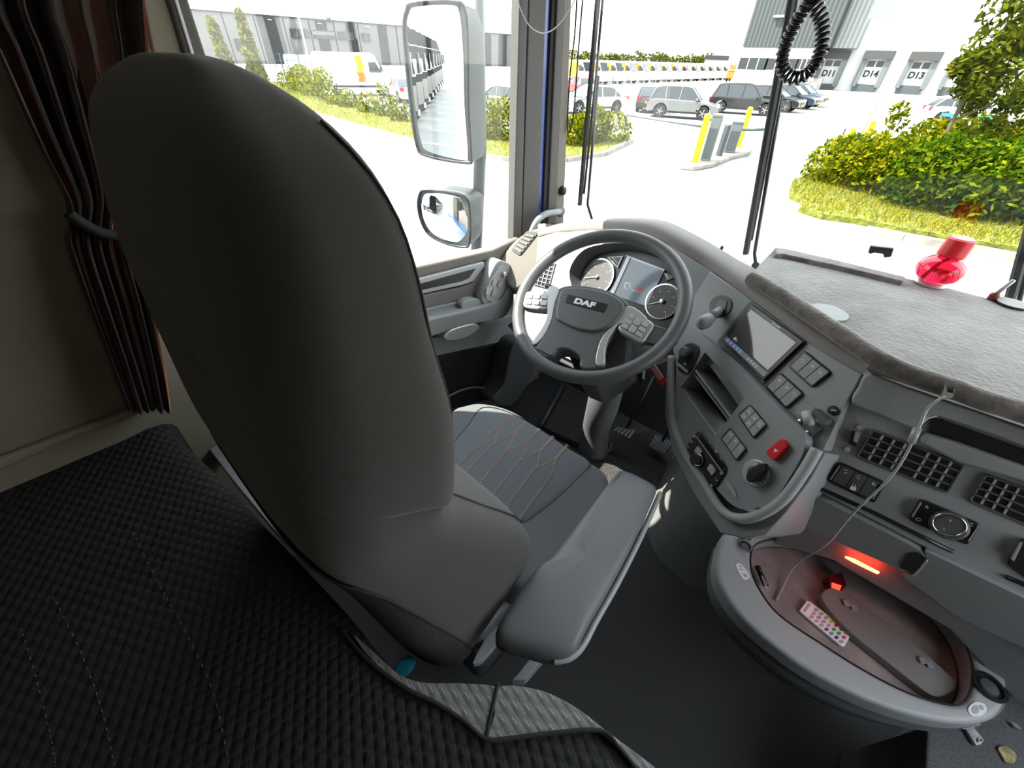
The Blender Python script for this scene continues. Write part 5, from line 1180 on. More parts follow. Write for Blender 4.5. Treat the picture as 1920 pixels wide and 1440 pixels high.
plant('bush', (p0 + p1) / 2, [(c - (p0 + p1) / 2, r) for c, r in hedge_blobs(p0, p1, 5, 1.15, .6, rnd)], 3000, .08, 'leaf_y', 'grassy bush at the end of the verge behind the left wiper', 'bush', seed=23)
# two narrow trees in front of the factory
for i, (x, yt, yb, lb) in enumerate([(412, 40, 175, 'slim poplar tree furthest left in front of the factory'), (466, 27, 190, 'taller slim poplar tree in front of the factory')]):
    X0 = -26 + i * 1.0; b_ = V3((X0, PX(x + (30 if i == 0 else 28), yb, X0).y, GZ)); tp = PX(x, yt, X0); H_ = tp.z - GZ; b_.y = PX(x + 8, 110, X0).y
    bl = [(V3((0, 0, H_ * q)), (.62 * (1 - q * .75), .62 * (1 - q * .75), H_ * .12)) for q in (.12, .22, .32, .42, .52, .62, .72, .82, .93)]
    plant('poplar_tree', b_, bl, 1500, .13, 'leaf_y', lb, 'tree', 'slim trees', [([(0, 0, 0), (0, 0, H_ * .8)], .06)], seed=31 + i)
# right island bushes and tree
def bushrow(p0, p1, n, h, w_, cnt, sz, m_, lb, seed):
    rr_ = random.Random(seed); c0 = (p0 + p1) / 2
    plant('bush', c0, [(c - c0, r) for c, r in hedge_blobs(p0, p1, n, h, w_, rr_)], cnt, sz, m_, lb, 'bush', 'bushes on the right island', [([(0, 0, 0), (.1, 0, h * .7)], .03)], seed=seed)
bushrow(G(1560, 345), G(1650, 372), 5, 1.25, .85, 7000, .075, 'leaf_y', 'yellow green bush at the left tip of the right island', 41)
bushrow(G(1690, 385), G(1790, 405), 5, 1.5, .95, 8000, .08, 'leaf_g', 'green bush in the middle of the island in front of the thin tree', 42)
bushrow(G(1840, 410), G(1985, 430), 5, 1.6, 1.0, 8000, .085, 'leaf_g', 'dense green bush at the right edge of the photo', 43)
bushrow(G(1700, 325), G(1880, 330), 6, 1.5, 1.1, 6500, .09, 'leaf_y', 'bush behind the front bushes on the right island', 44)
tb = G(1735, 340); tp = hit(1895, 30, V3((0, 1, 0)), tb.y + .5)
def rel(x, y, dy=0): return hit(x, y, V3((0, 1, 0)), tb.y + dy) - tb
bl = []
rr_ = random.Random(8)
for x, y, r in [(1890, 20, .9), (1850, 85, .8), (1900, 90, .9), (1835, 130, .7), (1880, 150, .9), (1940, 60, 1.0), (1940, 160, 1.0), (1815, 160, .55), (1830, 190, .6), (1900, 210, .8), (1860, 250, .6), (1800, 125, .4), (1960, -40, 1.0), (1900, -60, .9), (2000, 120, 1.1)]:
    bl.append((rel(x, y, rr_.uniform(-.8, .8)), (r * .62, r * .7, r * .6)))
    bl.append((rel(x + rr_.uniform(-25, 25), y + rr_.uniform(-25, 25), rr_.uniform(-.8, .8)), (r * .35, r * .35, r * .3)))
plant('street_tree', tb, bl, 5200, .10, 'leaf_t', 'young leaning tree with loose yellow green crown at the right edge', 'tree', None, [([(0, 0, 0), rel(1765, 270), rel(1800, 200), rel(1850, 110), rel(1890, 40)], [.07, .06, .05, .035, .02]), ([rel(1790, 225), rel(1850, 200), rel(1920, 160)], [.03, .025, .015]), ([rel(1765, 270), rel(1810, 260), rel(1870, 240)], [.03, .025, .012])], seed=9)
for i, (x, y, lb) in enumerate([(1655, 262, 'small sapling tip rising above the left part of the island bushes'), (1690, 200, 'pale sapling standing in front of the left loading door D13')]):
    p = G(x + 15, 330); tp_ = hit(x, y, V3((0, 1, 0)), p.y); h = tp_.z - GZ
    plant('sapling', V3((tp_.x, p.y, GZ)), [(V3((0, 0, h * .95)), (.25, .25, .28)), (V3((.1, 0, h * .78)), (.32, .3, .25))], 160, .08, 'leaf_y', lb, 'sapling', None, [([(0, 0, 0), (0, 0, h)], .02)], seed=70 + i)

# ---------------------------------------------------------------- factory on the left
FX = -130.0
fac = thing('factory_building', (FX - 6, 70, GZ), 'long low pale grey factory with dark vertical bands and windows at the left', 'building')
ztop = PX(600, 38, FX).z
boxs('wall', (FX - 12, -10, GZ), (FX, 175, ztop), 'factory', fac)
def fy(x, y): return PX(x, y, FX)
def fband(x0, x1, ytop, ybot, name, m, dep=.15, full=False):
    a, c = fy(x0, ytop), fy(x1, ytop); zt = ztop if full else a.z; zb = GZ if ybot is None else fy((x0 + x1) / 2, ybot).z
    v, f = box_vf(((FX + dep / 2), (a.y + c.y) / 2, (zt + zb) / 2), (dep, abs(c.y - a.y), zt - zb)); return mk(name, v, f, m, fac)
for x0, x1 in ((496, 516), (590, 610), (647, 664), (706, 722), (903, 920), (935, 950)): fband(x0, x1, 40, None, 'dark_band', 'factory_dark', .2, True)
for i, x in enumerate((418, 476, 530, 577, 623, 668, 740, 775, 860)): fband(x, x + 1.6, 40, None, 'panel_joint', 'factory_dark', .12, True)
for x0, x1, y0, y1 in ((438, 458, 72, 95), (543, 564, 53, 71), (568, 576, 54, 71), (586, 624, 56, 73), (632, 660, 59, 75), (677, 692, 62, 78), (880, 895, 60, 80)):
    w_ = fband(x0, x1, y0, y1, 'window', 'win_far', .3); fband((x0 + x1) / 2 - .5, (x0 + x1) / 2 + .5, y0, y1, 'window_bar', 'factory', .36)
fband(583, 625, 58, 66, 'light_panel', 'factory', .45)
for x, y in ((386, 27), (503, 36), (597, 43), (686, 49)): fband(x - 3, x + 3, y, y + 2, 'wall_lamp', 'white_paint', .8)
fband(612, 618, 33, 41, 'roof_vent', 'factory_dark', .5)
boxs('roof_edge', (FX - 12.2, -10, ztop), (FX + .25, 175, ztop + .25), 'factory_dark', fac)
# mesh fence
fn = thing('mesh_fence', (-40, 24, GZ), 'grey wire mesh fence panels between the poplars and the white van', 'fence')
b = B(); fx = -40.0
y0_, y1_ = PX(490, 110, fx).y, PX(612, 110, fx).y; zt = PX(550, 100, fx).z
for i in range(12): yy = y0_ + (y1_ - y0_) * i / 11; b.add(*box_vf((fx, yy, (zt + GZ) / 2), (.05, .06 if i % 3 == 0 else .025, zt - GZ)))
for j in range(7): zz = GZ + .15 + (zt - GZ - .2) * j / 6; b.add(*box_vf((fx, (y0_ + y1_) / 2, zz), (.03, y1_ - y0_, .03)))
b.build('fence_mesh', mat('fence_blue_grey', (.06, .08, .10), .6), fn)
# lamp posts
def lamppost(x0, y0, x1, y1, label, r=.06, m='white_paint'):
    b_ = G(x1, y1); t = thing('lamp_post', b_, label, 'lamp post'); tube('pole', [b_, V3((b_.x, b_.y, b_.z + 7.5))], [r, r * .7], m, t, 8)
    tube('lamp_arm', [V3((b_.x, b_.y, b_.z + 7.45)), V3((b_.x + .9, b_.y + .1, b_.z + 7.6))], r * .6, m, t, 8)
    mk('lamp_head', *box_vf((b_.x + 1.2, b_.y + .1, b_.z + 7.6), (.6, .25, .1)), 'plastic_mid', t)
lamppost(560, 36, 597, 190, 'white lamp post standing left of the white van')
lamppost(1690, 95, 1597, 288, 'thin white lamp post beside the yellow posts', .05)

# ---------------------------------------------------------------- vehicles
def wheels(t, xs, r, w_, y):
    for x in xs:
        for s in (-1, 1):
            wv, wf = lathe_vf((x, s * (y - w_ / 2), r), (0, s, 0), [(r * .55, -w_ / 2), (r * .95, -w_ / 2), (r, -w_ * .35), (r, w_ * .35), (r * .95, w_ / 2), (r * .62, w_ / 2)], 20)
            k = mk('wheel', [V3(p) + WL[t] for p in wv], wf, 'tyre', t)
            b = B(); b.add(*lathe_vf((x, s * (y - w_ / 2), r), (0, s, 0), [(r * .64, w_ * .3), (r * .64, w_ * .46), (r * .5, w_ * .40)], 20))
            for q in range(5):
                an = q * 2 * math.pi / 5; b.add(*box_vf((x + math.cos(an) * r * .32, s * (y - w_ / 2) + s * w_ * .48, r + math.sin(an) * r * .32), (r * .6, .02, r * .14), (V3((math.cos(an), 0, math.sin(an))), V3((0, 1, 0)), V3((-math.sin(an), 0, math.cos(an))))))
            mk('hub', [V3(p) + WL[t] for p in b.v], b.f, 'rimm', k)
def car(loc, ang, label, paint, L=4.3, W=1.78, H=1.6, style='suv', group=None, name='parked_car', cat='car'):
    """front towards local +x"""
    t = thing(name, (0, 0, 0), label, cat, group); hl = L / 2; r = .34
    bl = .30; belt = .92 if style != 'low' else .86
    prof = [(-hl, .42), (-hl + .02, .75), (-hl + .10, belt), (-hl + .5, belt + .05), (.55, belt + .03), (hl - .75, belt - .06), (hl - .15, belt - .18), (hl, .60), (hl - .03, .36), (hl - .35, bl)]
    arch = []
    for xc in (hl - .85, -hl + .85):
        a = [(xc + (r + .07) * math.cos(q), r + (r + .07) * math.sin(q)) for q in np.linspace(.0, math.pi, 9)]; arch += [(p[0], max(p[1], bl)) for p in a]
    prof = prof + arch + [(-hl + .05, bl)]
    def ext(pr, w0, w1=None): return prism_vf([V3((x, w0, z)) for x, z in pr], [V3((x, -w0, z)) for x, z in pr])
    mk('car_body', *ext(prof, W / 2), paint, t, bevel=.06, seg=2)
    if style == 'suv': gh = [(-hl + .12, belt), (-hl + .42, H - .10), (-hl + .75, H - .02), (.05, H), (.35, H - .08), (1.0, belt)]
    elif style == 'hatch': gh = [(-hl + .10, belt), (-hl + .55, H - .14), (-hl + .95, H - .02), (-.1, H), (.25, H - .08), (1.05, belt)]
    else: gh = [(-hl + .45, belt), (-hl + 1.15, H - .10), (-hl + 1.5, H - .02), (0, H), (.3, H - .08), (1.15, belt)]
    w0, w1 = W / 2 - .05, W / 2 - .20
    zf = lambda z: w0 + (w1 - w0) * (z - belt) / (H - belt)
    a_ = [V3((x, zf(z), z)) for x, z in gh]; b_ = [V3((x, -zf(z), z)) for x, z in gh]
    mk('window_glass', *prism_vf(a_, b_), 'carglass', t, bevel=.03)
    rf = [gh[i] for i in range(1, len(gh) - 1)]; rf2 = [(x, z + .025) for x, z in rf]; rf1 = [(x, z - .05) for x, z in rf][::-1]
    mk('roof', *prism_vf([V3((x, zf(z) + .012, z)) for x, z in rf2 + rf1], [V3((x, -zf(z) - .012, z)) for x, z in rf2 + rf1]), paint, t, bevel=.02)
    b = B()
    for s in (-1, 1):
        for (x0, z0), (x1, z1) in ((gh[0], gh[1]), (gh[-1], gh[-2]), ((-.25, belt), (-.22, H - .04)), ((-hl + 1.05, belt), (-hl + 1.0, H - .05))):
            b.add(*tube_vf([(x0, s * (zf(z0) + .008), z0), (x1, s * (zf(z1) + .008), z1)], .035, 6))
    b.build('pillar', paint, t)
    for s in (-1, 1):
        mk('headlight', *box_vf((hl - .10, s * (W / 2 - .28), .70), (.22, .40, .14)), 'lamp', t, bevel=.03)
        mk('tail_light', *box_vf((-hl + .07, s * (W / 2 - .16), .82), (.20, .30, .22)), 'red_lamp', t, bevel=.03)
        mk('wing_mirror', *box_vf((.75, s * (W / 2 + .06), belt + .08), (.14, .2, .14)), paint, t, bevel=.03)
        mk('sill', *box_vf((0, s * (W / 2 - .02), bl + .04), (L - 2.1, .08, .10)), 'black', t)
    mk('grille', *box_vf((hl - .01, 0, .58), (.06, .9, .16)), 'black', t, bevel=.02)
    mk('number_plate', *box_vf((hl + .01, 0, .42), (.03, .5, .11)), mat('plate_yellow', (.6, .4, .02), .5) if 'plate_yellow' not in bpy.data.materials else bpy.data.materials['plate_yellow'], t)
    mk('number_plate', *box_vf((-hl - .01, 0, .62), (.03, .5, .11)), bpy.data.materials['plate_yellow'], t)
    wheels(t, (hl - .85, -hl + .85), r, .22, W / 2)
    t.location = loc; t.rotation_euler = (0, 0, ang); return t
def van(loc, ang, label, stripes, L=6.0, W=2.0, H=2.65, name='delivery_van', group=None, logo=True):
    t = thing(name, (0, 0, 0), label, 'van', group); hl = L / 2
    prof = [(-hl, .45), (-hl + .03, H - .15), (-hl + .15, H), (hl - 1.65, H), (hl - 1.35, H - .15), (hl - .75, 1.45), (hl - .1, 1.15), (hl, .9), (hl, .4), (hl - .3, .35)]
    mk('van_body', *prism_vf([V3((x, W / 2, z)) for x, z in prof], [V3((x, -W / 2, z)) for x, z in prof]), 'white_paint', t, bevel=.07)
    mk('windscreen', *prism_vf([V3((x, W / 2 - .15, z)) for x, z in [(hl - 1.28, H - .22), (hl - .74, 1.52), (hl - .70, 1.52), (hl - 1.24, H - .22)]], [V3((x, -W / 2 + .15, z)) for x, z in [(hl - 1.28, H - .22), (hl - .74, 1.52), (hl - .70, 1.52), (hl - 1.24, H - .22)]]), 'carglass', t)
    for s in (-1, 1):
        mk('side_window', *prism_vf([V3((x, s * (W / 2 + .01), z)) for x, z in [(hl - 1.9, 2.15), (hl - 1.35, 2.15), (hl - .98, 1.5), (hl - 1.9, 1.5)]], [V3((x, s * (W / 2 - .03), z)) for x, z in [(hl - 1.9, 2.15), (hl - 1.35, 2.15), (hl - .98, 1.5), (hl - 1.9, 1.5)]]), 'carglass', t)
        mk('headlight', *box_vf((hl - .08, s * (W / 2 - .2), .95), (.2, .25, .3)), 'lamp', t, bevel=.03)
        mk('tail_light', *box_vf((-hl + .02, s * (W / 2 - .08), 1.1), (.08, .12, .7)), 'red_lamp', t)
        mk('bump_strip', *box_vf((0, s * (W / 2 + .01), .62), (L - 2.2, .04, .12)), 'black', t)
        for x0, x1, m_, z0, z1 in stripes:
            mk('stripe', *prism_vf([V3((x, s * (W / 2 + .012), z)) for x, z in [(x0, z0), (x1, z0), (x1 + .12, (z0 + z1) / 2), (x1, z1), (x0 - .05, z1), (x0 + .1, (z0 + z1) / 2)]], [V3((x, s * (W / 2 - .02), z)) for x, z in [(x0, z0), (x1, z0), (x1 + .12, (z0 + z1) / 2), (x1, z1), (x0 - .05, z1), (x0 + .1, (z0 + z1) / 2)]]), m_, t)
        mk('wing_mirror', *box_vf((hl - 1.0, s * (W / 2 + .14), 1.75), (.1, .22, .36)), 'black', t, bevel=.02)
    wheels(t, (hl - 1.0, -hl + 1.3), .35, .24, W / 2 - .02)
    t.location = loc; t.rotation_euler = (0, 0, ang); return t
E_ = math.atan2(29.13 - 28.22, -10.82 + 13.39)
def mid(a, b): return (G(*a) + G(*b)) / 2
def place_wheels(a, b, W=1.78):
    """near-side wheels stand at px a (rear) and b (front)"""
    p, q = G(*a), G(*b); d = (q - p).normalized(); n = V3((-d.y, d.x, 0)); c = (p + q) / 2 + n * (W / 2 - .1)
    return c, math.atan2(d.y, d.x)
c, an = place_wheels((1231, 220), (1317, 226)); car(c, an, 'silver compact off-roader parked facing right in the middle of the car row', 'silver_paint', 4.2, 1.78, 1.62, 'suv', 'cars parked in the near row')
c, an = place_wheels((1330, 212), (1413, 218), 1.85); car(c + V3((.4, .6, 0)), an, 'black off-roader parked just right of the silver one', 'black_paint', 4.5, 1.85, 1.70, 'suv', 'cars parked in the near row')
c, an = place_wheels((1400, 205), (1468, 211)); car(c, an, 'black car parked behind the black off-roader', 'black_paint', 4.4, 1.8, 1.52, 'hatch', 'cars parked in the near row')
c, an = place_wheels((1440, 200), (1497, 205)); car(c, an, 'dark blue car, second from the right end of the row', 'navy_paint', 4.3, 1.78, 1.50, 'hatch', 'cars parked in the near row')
c, an = place_wheels((1463, 196), (1511, 200)); car(c, an, 'steel blue car at the right end of the row crossed by a wiper', 'bluegrey_paint', 4.3, 1.78, 1.50, 'hatch', 'cars parked in the near row')
c = G(1190, 210); car(c + V3((.3, 1.6, 0)), math.radians(112), 'black car with red tail lights seen from behind between the white and silver cars', 'black_paint', 4.0, 1.7, 1.52, 'hatch')
c, an = place_wheels((1135, 214), (1060, 216)); car(c + V3((-1.3, 1.6, 0)), an, 'white sedan seen from the rear quarter left of the silver off-roader', 'white_paint', 4.6, 1.8, 1.45, 'low')
c = G(1085, 180); car(c, math.radians(150), 'small red car half hidden behind the pillar lead', mat('red_car_paint', (.25, .02, .02), .3, coat=.5), 3.8, 1.65, 1.5, 'hatch')
c = G(760, 190); car(c, math.radians(160), 'white car beside the left edge of the tall mirror in front of the van', 'white_paint', 4.3, 1.75, 1.45, 'low')
c = G(945, 215); car(c, math.radians(175), 'grey car seen between the tall mirror and the pillar', 'silver_paint', 4.3, 1.75, 1.45, 'hatch')
# white van with the yellow and red stripe
c = G(672, 178); van(c, math.radians(-62 + 90 + 38), 'white high-roof van with one yellow to red stripe left of the tall mirror', [(.1, .55, 'yellow_van', 1.5, 2.5), (.1, .6, 'orange', .9, 1.5)], 5.9, 2.0, 2.7)
c = G(600, 160); van(c, math.radians(70), 'white van partly hidden behind the striped van on the left', [], 5.5, 2.0, 2.4)
# van row in the distance
vans = []; pal = ['yellow_van', 'orange']
ORD = ['first', 'second', 'third', 'fourth', 'fifth', 'sixth', 'seventh', 'eighth', 'ninth', 'tenth', 'eleventh', 'twelfth', 'thirteenth', 'fourteenth']
va, vb = G(1078, 158), G(1345, 149)
for i in range(14):
    P_ = va + (vb - va).normalized() * (i * max(2.6, (vb - va).length / 13.0)); mm_ = ['yellow_van', 'orange', 'yellow_van'][i % 3]
    lb = '%s from the left in the far row of white vans, with %s panel' % (ORD[i], 'yellow' if mm_ == 'yellow_van' else 'orange')
    vans.append(van(P_, math.atan2((vb - va).y, (vb - va).x) - math.pi / 2, lb, [(-.6, .9, mm_, .9, 2.45)], 5.6, 2.0, 2.65, group='striped delivery vans in the far row'))
# orange and yellow trucks at the end of the row
def boxtruck(loc, ang, label, m_, L=7, H=3.4, group=None, name='box_truck', body='white_paint'):
    t = thing(name, (0, 0, 0), label, 'truck', group)
    mk('cargo_box', *box_vf((-.8, 0, H / 2 + .45), (L - 2.2, 2.4, H - .9)), body, t, bevel=.05)
    mk('box_panel', *box_vf((-.8, 0, H / 2 + .5), (L - 3.2, 2.44, H * .35)), m_, t)
    cp_ = [(L / 2 - 1.9, .5), (L / 2 - 1.9, H * .78), (L / 2 - .5, H * .78), (L / 2 - .05, 1.6), (L / 2, .5)]
    mk('cab', *prism_vf([V3((x, 1.15, z)) for x, z in cp_], [V3((x, -1.15, z)) for x, z in cp_]), m_, t, bevel=.06)
    mk('windscreen', *prism_vf([V3((x, 1.05, z)) for x, z in [(L / 2 - .46, H * .76), (L / 2 - .04, 1.65), (L / 2 + .0, 1.65), (L / 2 - .42, H * .76)]], [V3((x, -1.05, z)) for x, z in [(L / 2 - .46, H * .76), (L / 2 - .04, 1.65), (L / 2 + .0, 1.65), (L / 2 - .42, H * .76)]]), 'carglass', t)
    wheels(t, (L / 2 - 1.1, -L / 2 + 1.5), .45, .28, 1.15)
    t.location = loc; t.rotation_euler = (0, 0, ang); return t
boxtruck(G(1365, 147), math.radians(-70), 'yellow and white box truck right of the white wall in the distance', 'yellow_van', 7, 3.3)
boxtruck(G(1375, 153), math.radians(-80), 'orange truck in front of the far white block', 'orange', 6, 2.4, body='orange')
# far tree line and roofs
ft = thing('tree_line', (-90, 240, GZ), 'low dark tree line on the horizon behind the far vans', 'trees')
fv = []; ff = []; rr_ = random.Random(5); bls = []
for x in range(1060, 1345, 9): p = hit(x, 113, V3((0, 1, 0)), 240); bls.append((V3((p.x, 240, GZ + 2.2 + rr_.uniform(0, 1.6))), (3.2, 2.0, 2.2 + rr_.uniform(0, 1.2))))
v, f = leaves(bls, 6000, .6, rr_); mk('tree_line_foliage', v, f, 'leaf_t', ft)
sh_ = thing('far_shed', hit(1335, 110, V3((0, 1, 0)), 200) * 1.0, 'small dark roofed shed on the horizon left of the warehouse', 'building')
p = hit(1322, 112, V3((0, 1, 0)), 200); q = hit(1353, 104, V3((0, 1, 0)), 200); sh_.location = (p.x, 200, GZ); WL[sh_] = V3((p.x, 200, GZ))
boxs('shed_wall', (p.x, 200, GZ), (q.x, 208, p.z), 'white_wall', sh_); boxs('shed_roof', (p.x - .3, 199.6, p.z), (q.x + .3, 208, q.z), 'factory_dark', sh_)

# ---------------------------------------------------------------- warehouse on the right
WY = 84.0
def wy(x, y, Y_=WY): return PY(x, y, Y_)
wh = thing('warehouse', (-10, WY + 8, GZ), 'grey corrugated warehouse block above a white wall with loading docks on the right', 'building')
a = wy(1392, 88); c = wy(1556, 88)
boxs('corrugated_upper_wall', (a.x, WY, a.z), (c.x, WY + 20, a.z + 30), 'corr', wh)
c2 = wy(1600, 88); boxs('light_corrugated_wall', (c.x, WY + 2.0, a.z), (c2.x, WY + 20, a.z + 30), 'corr_lt', wh)
d = wy(1390, 90); boxs('white_lower_wall', (d.x, WY + .3, GZ), (wy(1538, 90).x, WY + 18, a.z - .02), 'white_wall', wh)
boxs('dock_wall', (wy(1545, 90).x, WY + 4, GZ), (60, WY + 24, a.z + 3.2), 'white_wall', wh)
boxs('brick_base', (wy(1490, 150).x, WY - .4, GZ), (wy(1543, 150).x, WY + .2, wy(1550, 148).z), mat('grey_brick', (.16, .16, .15), .8, var=.3, vscale=2), wh)
for x0, x1, y0, y1 in ((1388, 1434, 108, 131), (1438, 1490, 109, 132), (1496, 1516, 110, 130)):
    p, q = wy(x0, y0), wy(x1, y1); boxs('window', (p.x, WY + .15, q.z), (q.x, WY + .5, p.z), 'win_far', wh)
    for k in range(1, 3): xx_ = p.x + (q.x - p.x) * k / 3; boxs('window_bar', (xx_ - .06, WY + .1, q.z), (xx_ + .06, WY + .2, p.z), 'white_wall', wh)
boxs('wall_light', (wy(1453, 30).x, WY - .5, wy(1453, 33).z), (wy(1478, 33).x, WY, wy(1453, 29).z), 'lamp', wh)
def dock(xl, xr, yt, yb, txt, label):
    Y_ = WY + 4 - .02; p, q = wy(xl, yt, Y_), wy(xr, yb, Y_); x0, x1, z0, z1 = p.x, p.x + (wy(xr, yt, Y_).x - p.x), q.z, p.z; w_ = x1 - x0
    t = thing('loading_door', ((x0 + x1) / 2, Y_, z0), label, 'door', 'loading doors of the warehouse')
    boxs('dock_shelter_top', (x0, Y_ - 1.2, z1 - .9), (x1, Y_, z1), mat('grey_canvas' + txt, (.05, .05, .05), .9), t)
    boxs('dock_shelter_side', (x0, Y_ - .8, z0), (x0 + w_ * .16, Y_, z1 - .9), 'cab_lt', t); boxs('dock_shelter_side', (x1 - w_ * .16, Y_ - .8, z0), (x1, Y_, z1 - .9), 'cab_lt', t)
    boxs('door_leaf', (x0 + w_ * .16, Y_ - .15, z0 + .3), (x1 - w_ * .16, Y_, z1 - .9), 'white_wall', t)
    boxs('door_window', (x0 + w_ * .22, Y_ - .2, z1 - 1.75), (x0 + w_ * .48, Y_ - .1, z1 - 1.1), 'win_far', t); boxs('door_window', (x0 + w_ * .54, Y_ - .2, z1 - 1.75), (x0 + w_ * .78, Y_ - .1, z1 - 1.1), 'win_far', t)
    boxs('dock_leveller', (x0 + w_ * .08, Y_ - .5, z0 - .9), (x1 - w_ * .08, Y_, z0 + .3), 'cab_grey', t)
    if txt: text_mesh('door_number', txt, ((x0 + x1) / 2, Y_ - .22, (z0 + z1) / 2 - .55), (1, 0, 0), (0, 0, 1), w_ * .30, 'factory_dark', t, .01, 1.0, .03)
dock(1547, 1598, 95, 164, 'D11', 'loading door numbered D11 behind the coiled cord')
dock(1626, 1682, 95, 166, 'D14', 'loading door numbered D14 in the middle of the white wall')
dock(1712, 1772, 97, 169, 'D13', 'loading door numbered D13 left of the tree crown')
dock(1790, 1840, 110, 172, '', 'loading door half hidden by the tree crown')

# ---------------------------------------------------------------- barrier island
isl = [(1275, 318), (1290, 308), (1320, 302), (1360, 285), (1395, 278), (1408, 283), (1404, 292), (1370, 300), (1335, 315), (1300, 321)]
top = [G(x, y) for x, y in isl]; mk('traffic_island', *prism_vf([p + V3((0, 0, .14)) for p in top], top), 'kerb', bevel=.03, label='narrow kerbed traffic island carrying the barrier cabinets', cat='traffic island')
def post(x0, y0, x1, y1, w_, m_, label, name='bollard', cat='bollard', grp=None):
    b_ = G(x1, y1, GZ + .14); h = hit(x0, y0, V3((0, 1, 0)), b_.y).z - b_.z
    t = thing(name, b_, label, cat, grp); mk('post_body', *lathe_vf(b_, (0, 0, 1), [(w_, 0), (w_, h * .96), (w_ * .5, h)], 14), m_, t, smooth=False)
    mk('base_plate', *lathe_vf(b_, (0, 0, 1), [(w_ * 1.7, 0), (w_ * 1.7, .03)], 14), m_, t); return t
post(1322, 212, 1303, 303, .10, 'yellow', 'yellow bollard in front of the left barrier cabinet', grp='yellow bollards')
post(1406, 200, 1383, 276, .10, 'yellow', 'yellow bollard behind the right barrier cabinet', grp='yellow bollards')
post(1597, 240, 1574, 297, .09, 'yellow', 'yellow post standing left of the thin lamp post', grp='yellow bollards')
post(1637, 226, 1612, 282, .09, 'yellow', 'yellow post standing right of the thin lamp post', grp='yellow bollards')
post(1586, 240, 1558, 300, .025, 'cab_grey', 'thin dark stake left of the yellow posts', 'stake', 'stake')
post(1176, 212, 1168, 262, .04, 'cab_lt', 'grey stake at the end of the left verge', 'stake', 'stake')
def cabinet(x0, x1, yb, yt, label, dpt=.45, mm_='cab_lt', side='cab_grey'):
    a_, c_ = G(x0, yb, GZ + .14), G(x1, yb + 2, GZ + .14); h = hit(x0, yt, V3((0, 1, 0)), a_.y).z - a_.z; d = (c_ - a_); n = V3((-d.y, d.x, 0)).normalized() * dpt
    t = thing('barrier_cabinet', a_, label, 'barrier cabinet', 'barrier cabinets'); q = [a_, c_, c_ + n, a_ + n]
    mk('cabinet_body', *prism_vf([p + V3((0, 0, h)) for p in q], q), mm_, t, bevel=.03)
    q2 = [p + (p - (a_ + c_ + n) / 2) * .04 for p in q]; mk('cabinet_cap', *prism_vf([p + V3((0, 0, h + .05)) for p in q2], [p + V3((0, 0, h)) for p in q2]), 'cab_lt', t)
    m0 = (a_ + c_) / 2 - n * .02; mk('cabinet_door', *prism_vf([m0 + (a_ - c_) * .4 + V3((0, 0, h * .75)), m0 - (a_ - c_) * .4 + V3((0, 0, h * .75)), m0 - (a_ - c_) * .4 + V3((0, 0, .08)), m0 + (a_ - c_) * .4 + V3((0, 0, .08))], [p + n * .1 for p in [m0 + (a_ - c_) * .4 + V3((0, 0, h * .75)), m0 - (a_ - c_) * .4 + V3((0, 0, h * .75)), m0 - (a_ - c_) * .4 + V3((0, 0, .08)), m0 + (a_ - c_) * .4 + V3((0, 0, .08))]]), side, t)
    return t
cabinet(1312, 1330, 301, 216, 'tall grey barrier cabinet at the near end of the island')
cabinet(1356, 1377, 286, 229, 'grey barrier cabinet at the far end of the island')
cabinet(1341, 1348, 291, 234, 'narrow dark post cabinet between the two barrier cabinets', .15, 'cab_grey')
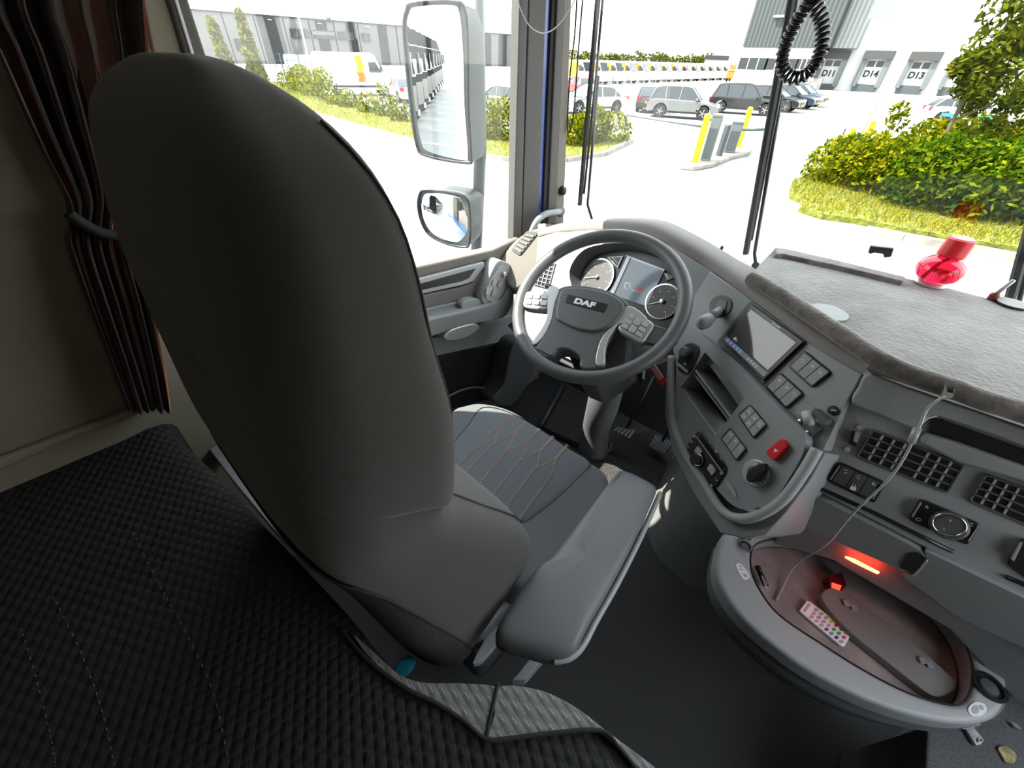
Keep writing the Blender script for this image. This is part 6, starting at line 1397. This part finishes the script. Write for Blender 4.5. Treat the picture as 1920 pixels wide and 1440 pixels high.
# barrier arms
t = thing('boom_gate', G(1310, 260), 'long flat white and grey barrier arm pointing left from the island', 'barrier arm')
p0 = hit(1316, 237, V3((0, 1, 0)), 15.6); tube('arm_pole', [p0, p0 + V3((-3.2, .9, 0))], .04, 'cab_lt', t, 8)
t2 = thing('boom_gate', G(1380, 270), 'short grey barrier arm end at the right cabinet', 'barrier arm')
p0 = hit(1388, 243, V3((0, 1, 0)), 18.9); tube('arm_pole', [p0, p0 + V3((.9, -.1, .1))], .05, 'cab_grey', t2, 8)
mk('manhole_cover', *lathe_vf(G(1243, 304, GZ), (0, 0, 1), [(.38, 0), (.38, .008)], 24), mat('rusty_iron', (.2, .14, .09), .8), label='rusty round manhole cover in the yard left of the island', cat='manhole cover')
c = G(1800, 240); car(c + V3((0, 2, 0)), math.radians(15), 'white and turquoise car half hidden behind the right tree', 'white_paint', 4.4, 1.8, 1.5, 'hatch')
tt = [o for o in bpy.data.objects if o.get('label', '').startswith('white and turquoise')][0]
WL[tt] = V3((0, 0, 0)); mk('side_stripe', *box_vf((0, -.90, .55), (3.0, .03, .16)), mat('turquoise_paint', (.02, .35, .42), .4), tt)

# ---------------------------------------------------------------- dark trucks behind, seen in the mirrors
def tractor(loc, ang, label, m_='truck', group='dark trucks parked behind'):
    t = thing('parked_truck', (0, 0, 0), label, 'truck', group)
    cp_ = [(-2.2, .7), (-2.2, 3.3), (-1.6, 3.75), (-.3, 3.75), (.05, 2.9), (.12, 1.9), (.15, .4), (-.2, .35)]
    mk('cab', *prism_vf([V3((x, 1.22, z)) for x, z in cp_], [V3((x, -1.22, z)) for x, z in cp_]), m_, t, bevel=.07)
    ws = [(-.06, 3.05), (.10, 1.95), (.16, 1.95), (0, 3.05)]; mk('windscreen', *prism_vf([V3((x, 1.1, z)) for x, z in ws], [V3((x, -1.1, z)) for x, z in ws]), 'carglass', t)
    mk('grille', *box_vf((.15, 0, 1.2), (.06, 1.7, .9)), 'black', t)
    for s in (-1, 1):
        mk('headlight', *box_vf((.15, s * .95, .65), (.08, .35, .22)), 'lamp', t)
        mk('truck_mirror', *box_vf((.25, s * 1.4, 2.4), (.12, .22, .7)), 'black', t, bevel=.02)
        mk('fuel_tank', *box_vf((-3.4, s * 1.0, .75), (1.4, .5, .6)), 'cab_lt', t, bevel=.05)
    mk('chassis', *box_vf((-3.6, 0, .85), (4.0, .9, .3)), 'black', t)
    wheels(t, (-.9, -4.6), .5, .3, 1.2)
    t.location = loc; t.rotation_euler = (0, 0, ang); return t
trk = tractor((-3.75, -11.0, GZ), math.radians(8), 'dark truck in the row behind, nearest in the tall mirror')
for k in range(1, 11):
    c_ = copy_tree(trk); c_.location = (-3.75, -11.0 - 3.6 * k, GZ); c_['label'] = '%s dark truck back in the row reflected in the tall mirror' % ORD[k]
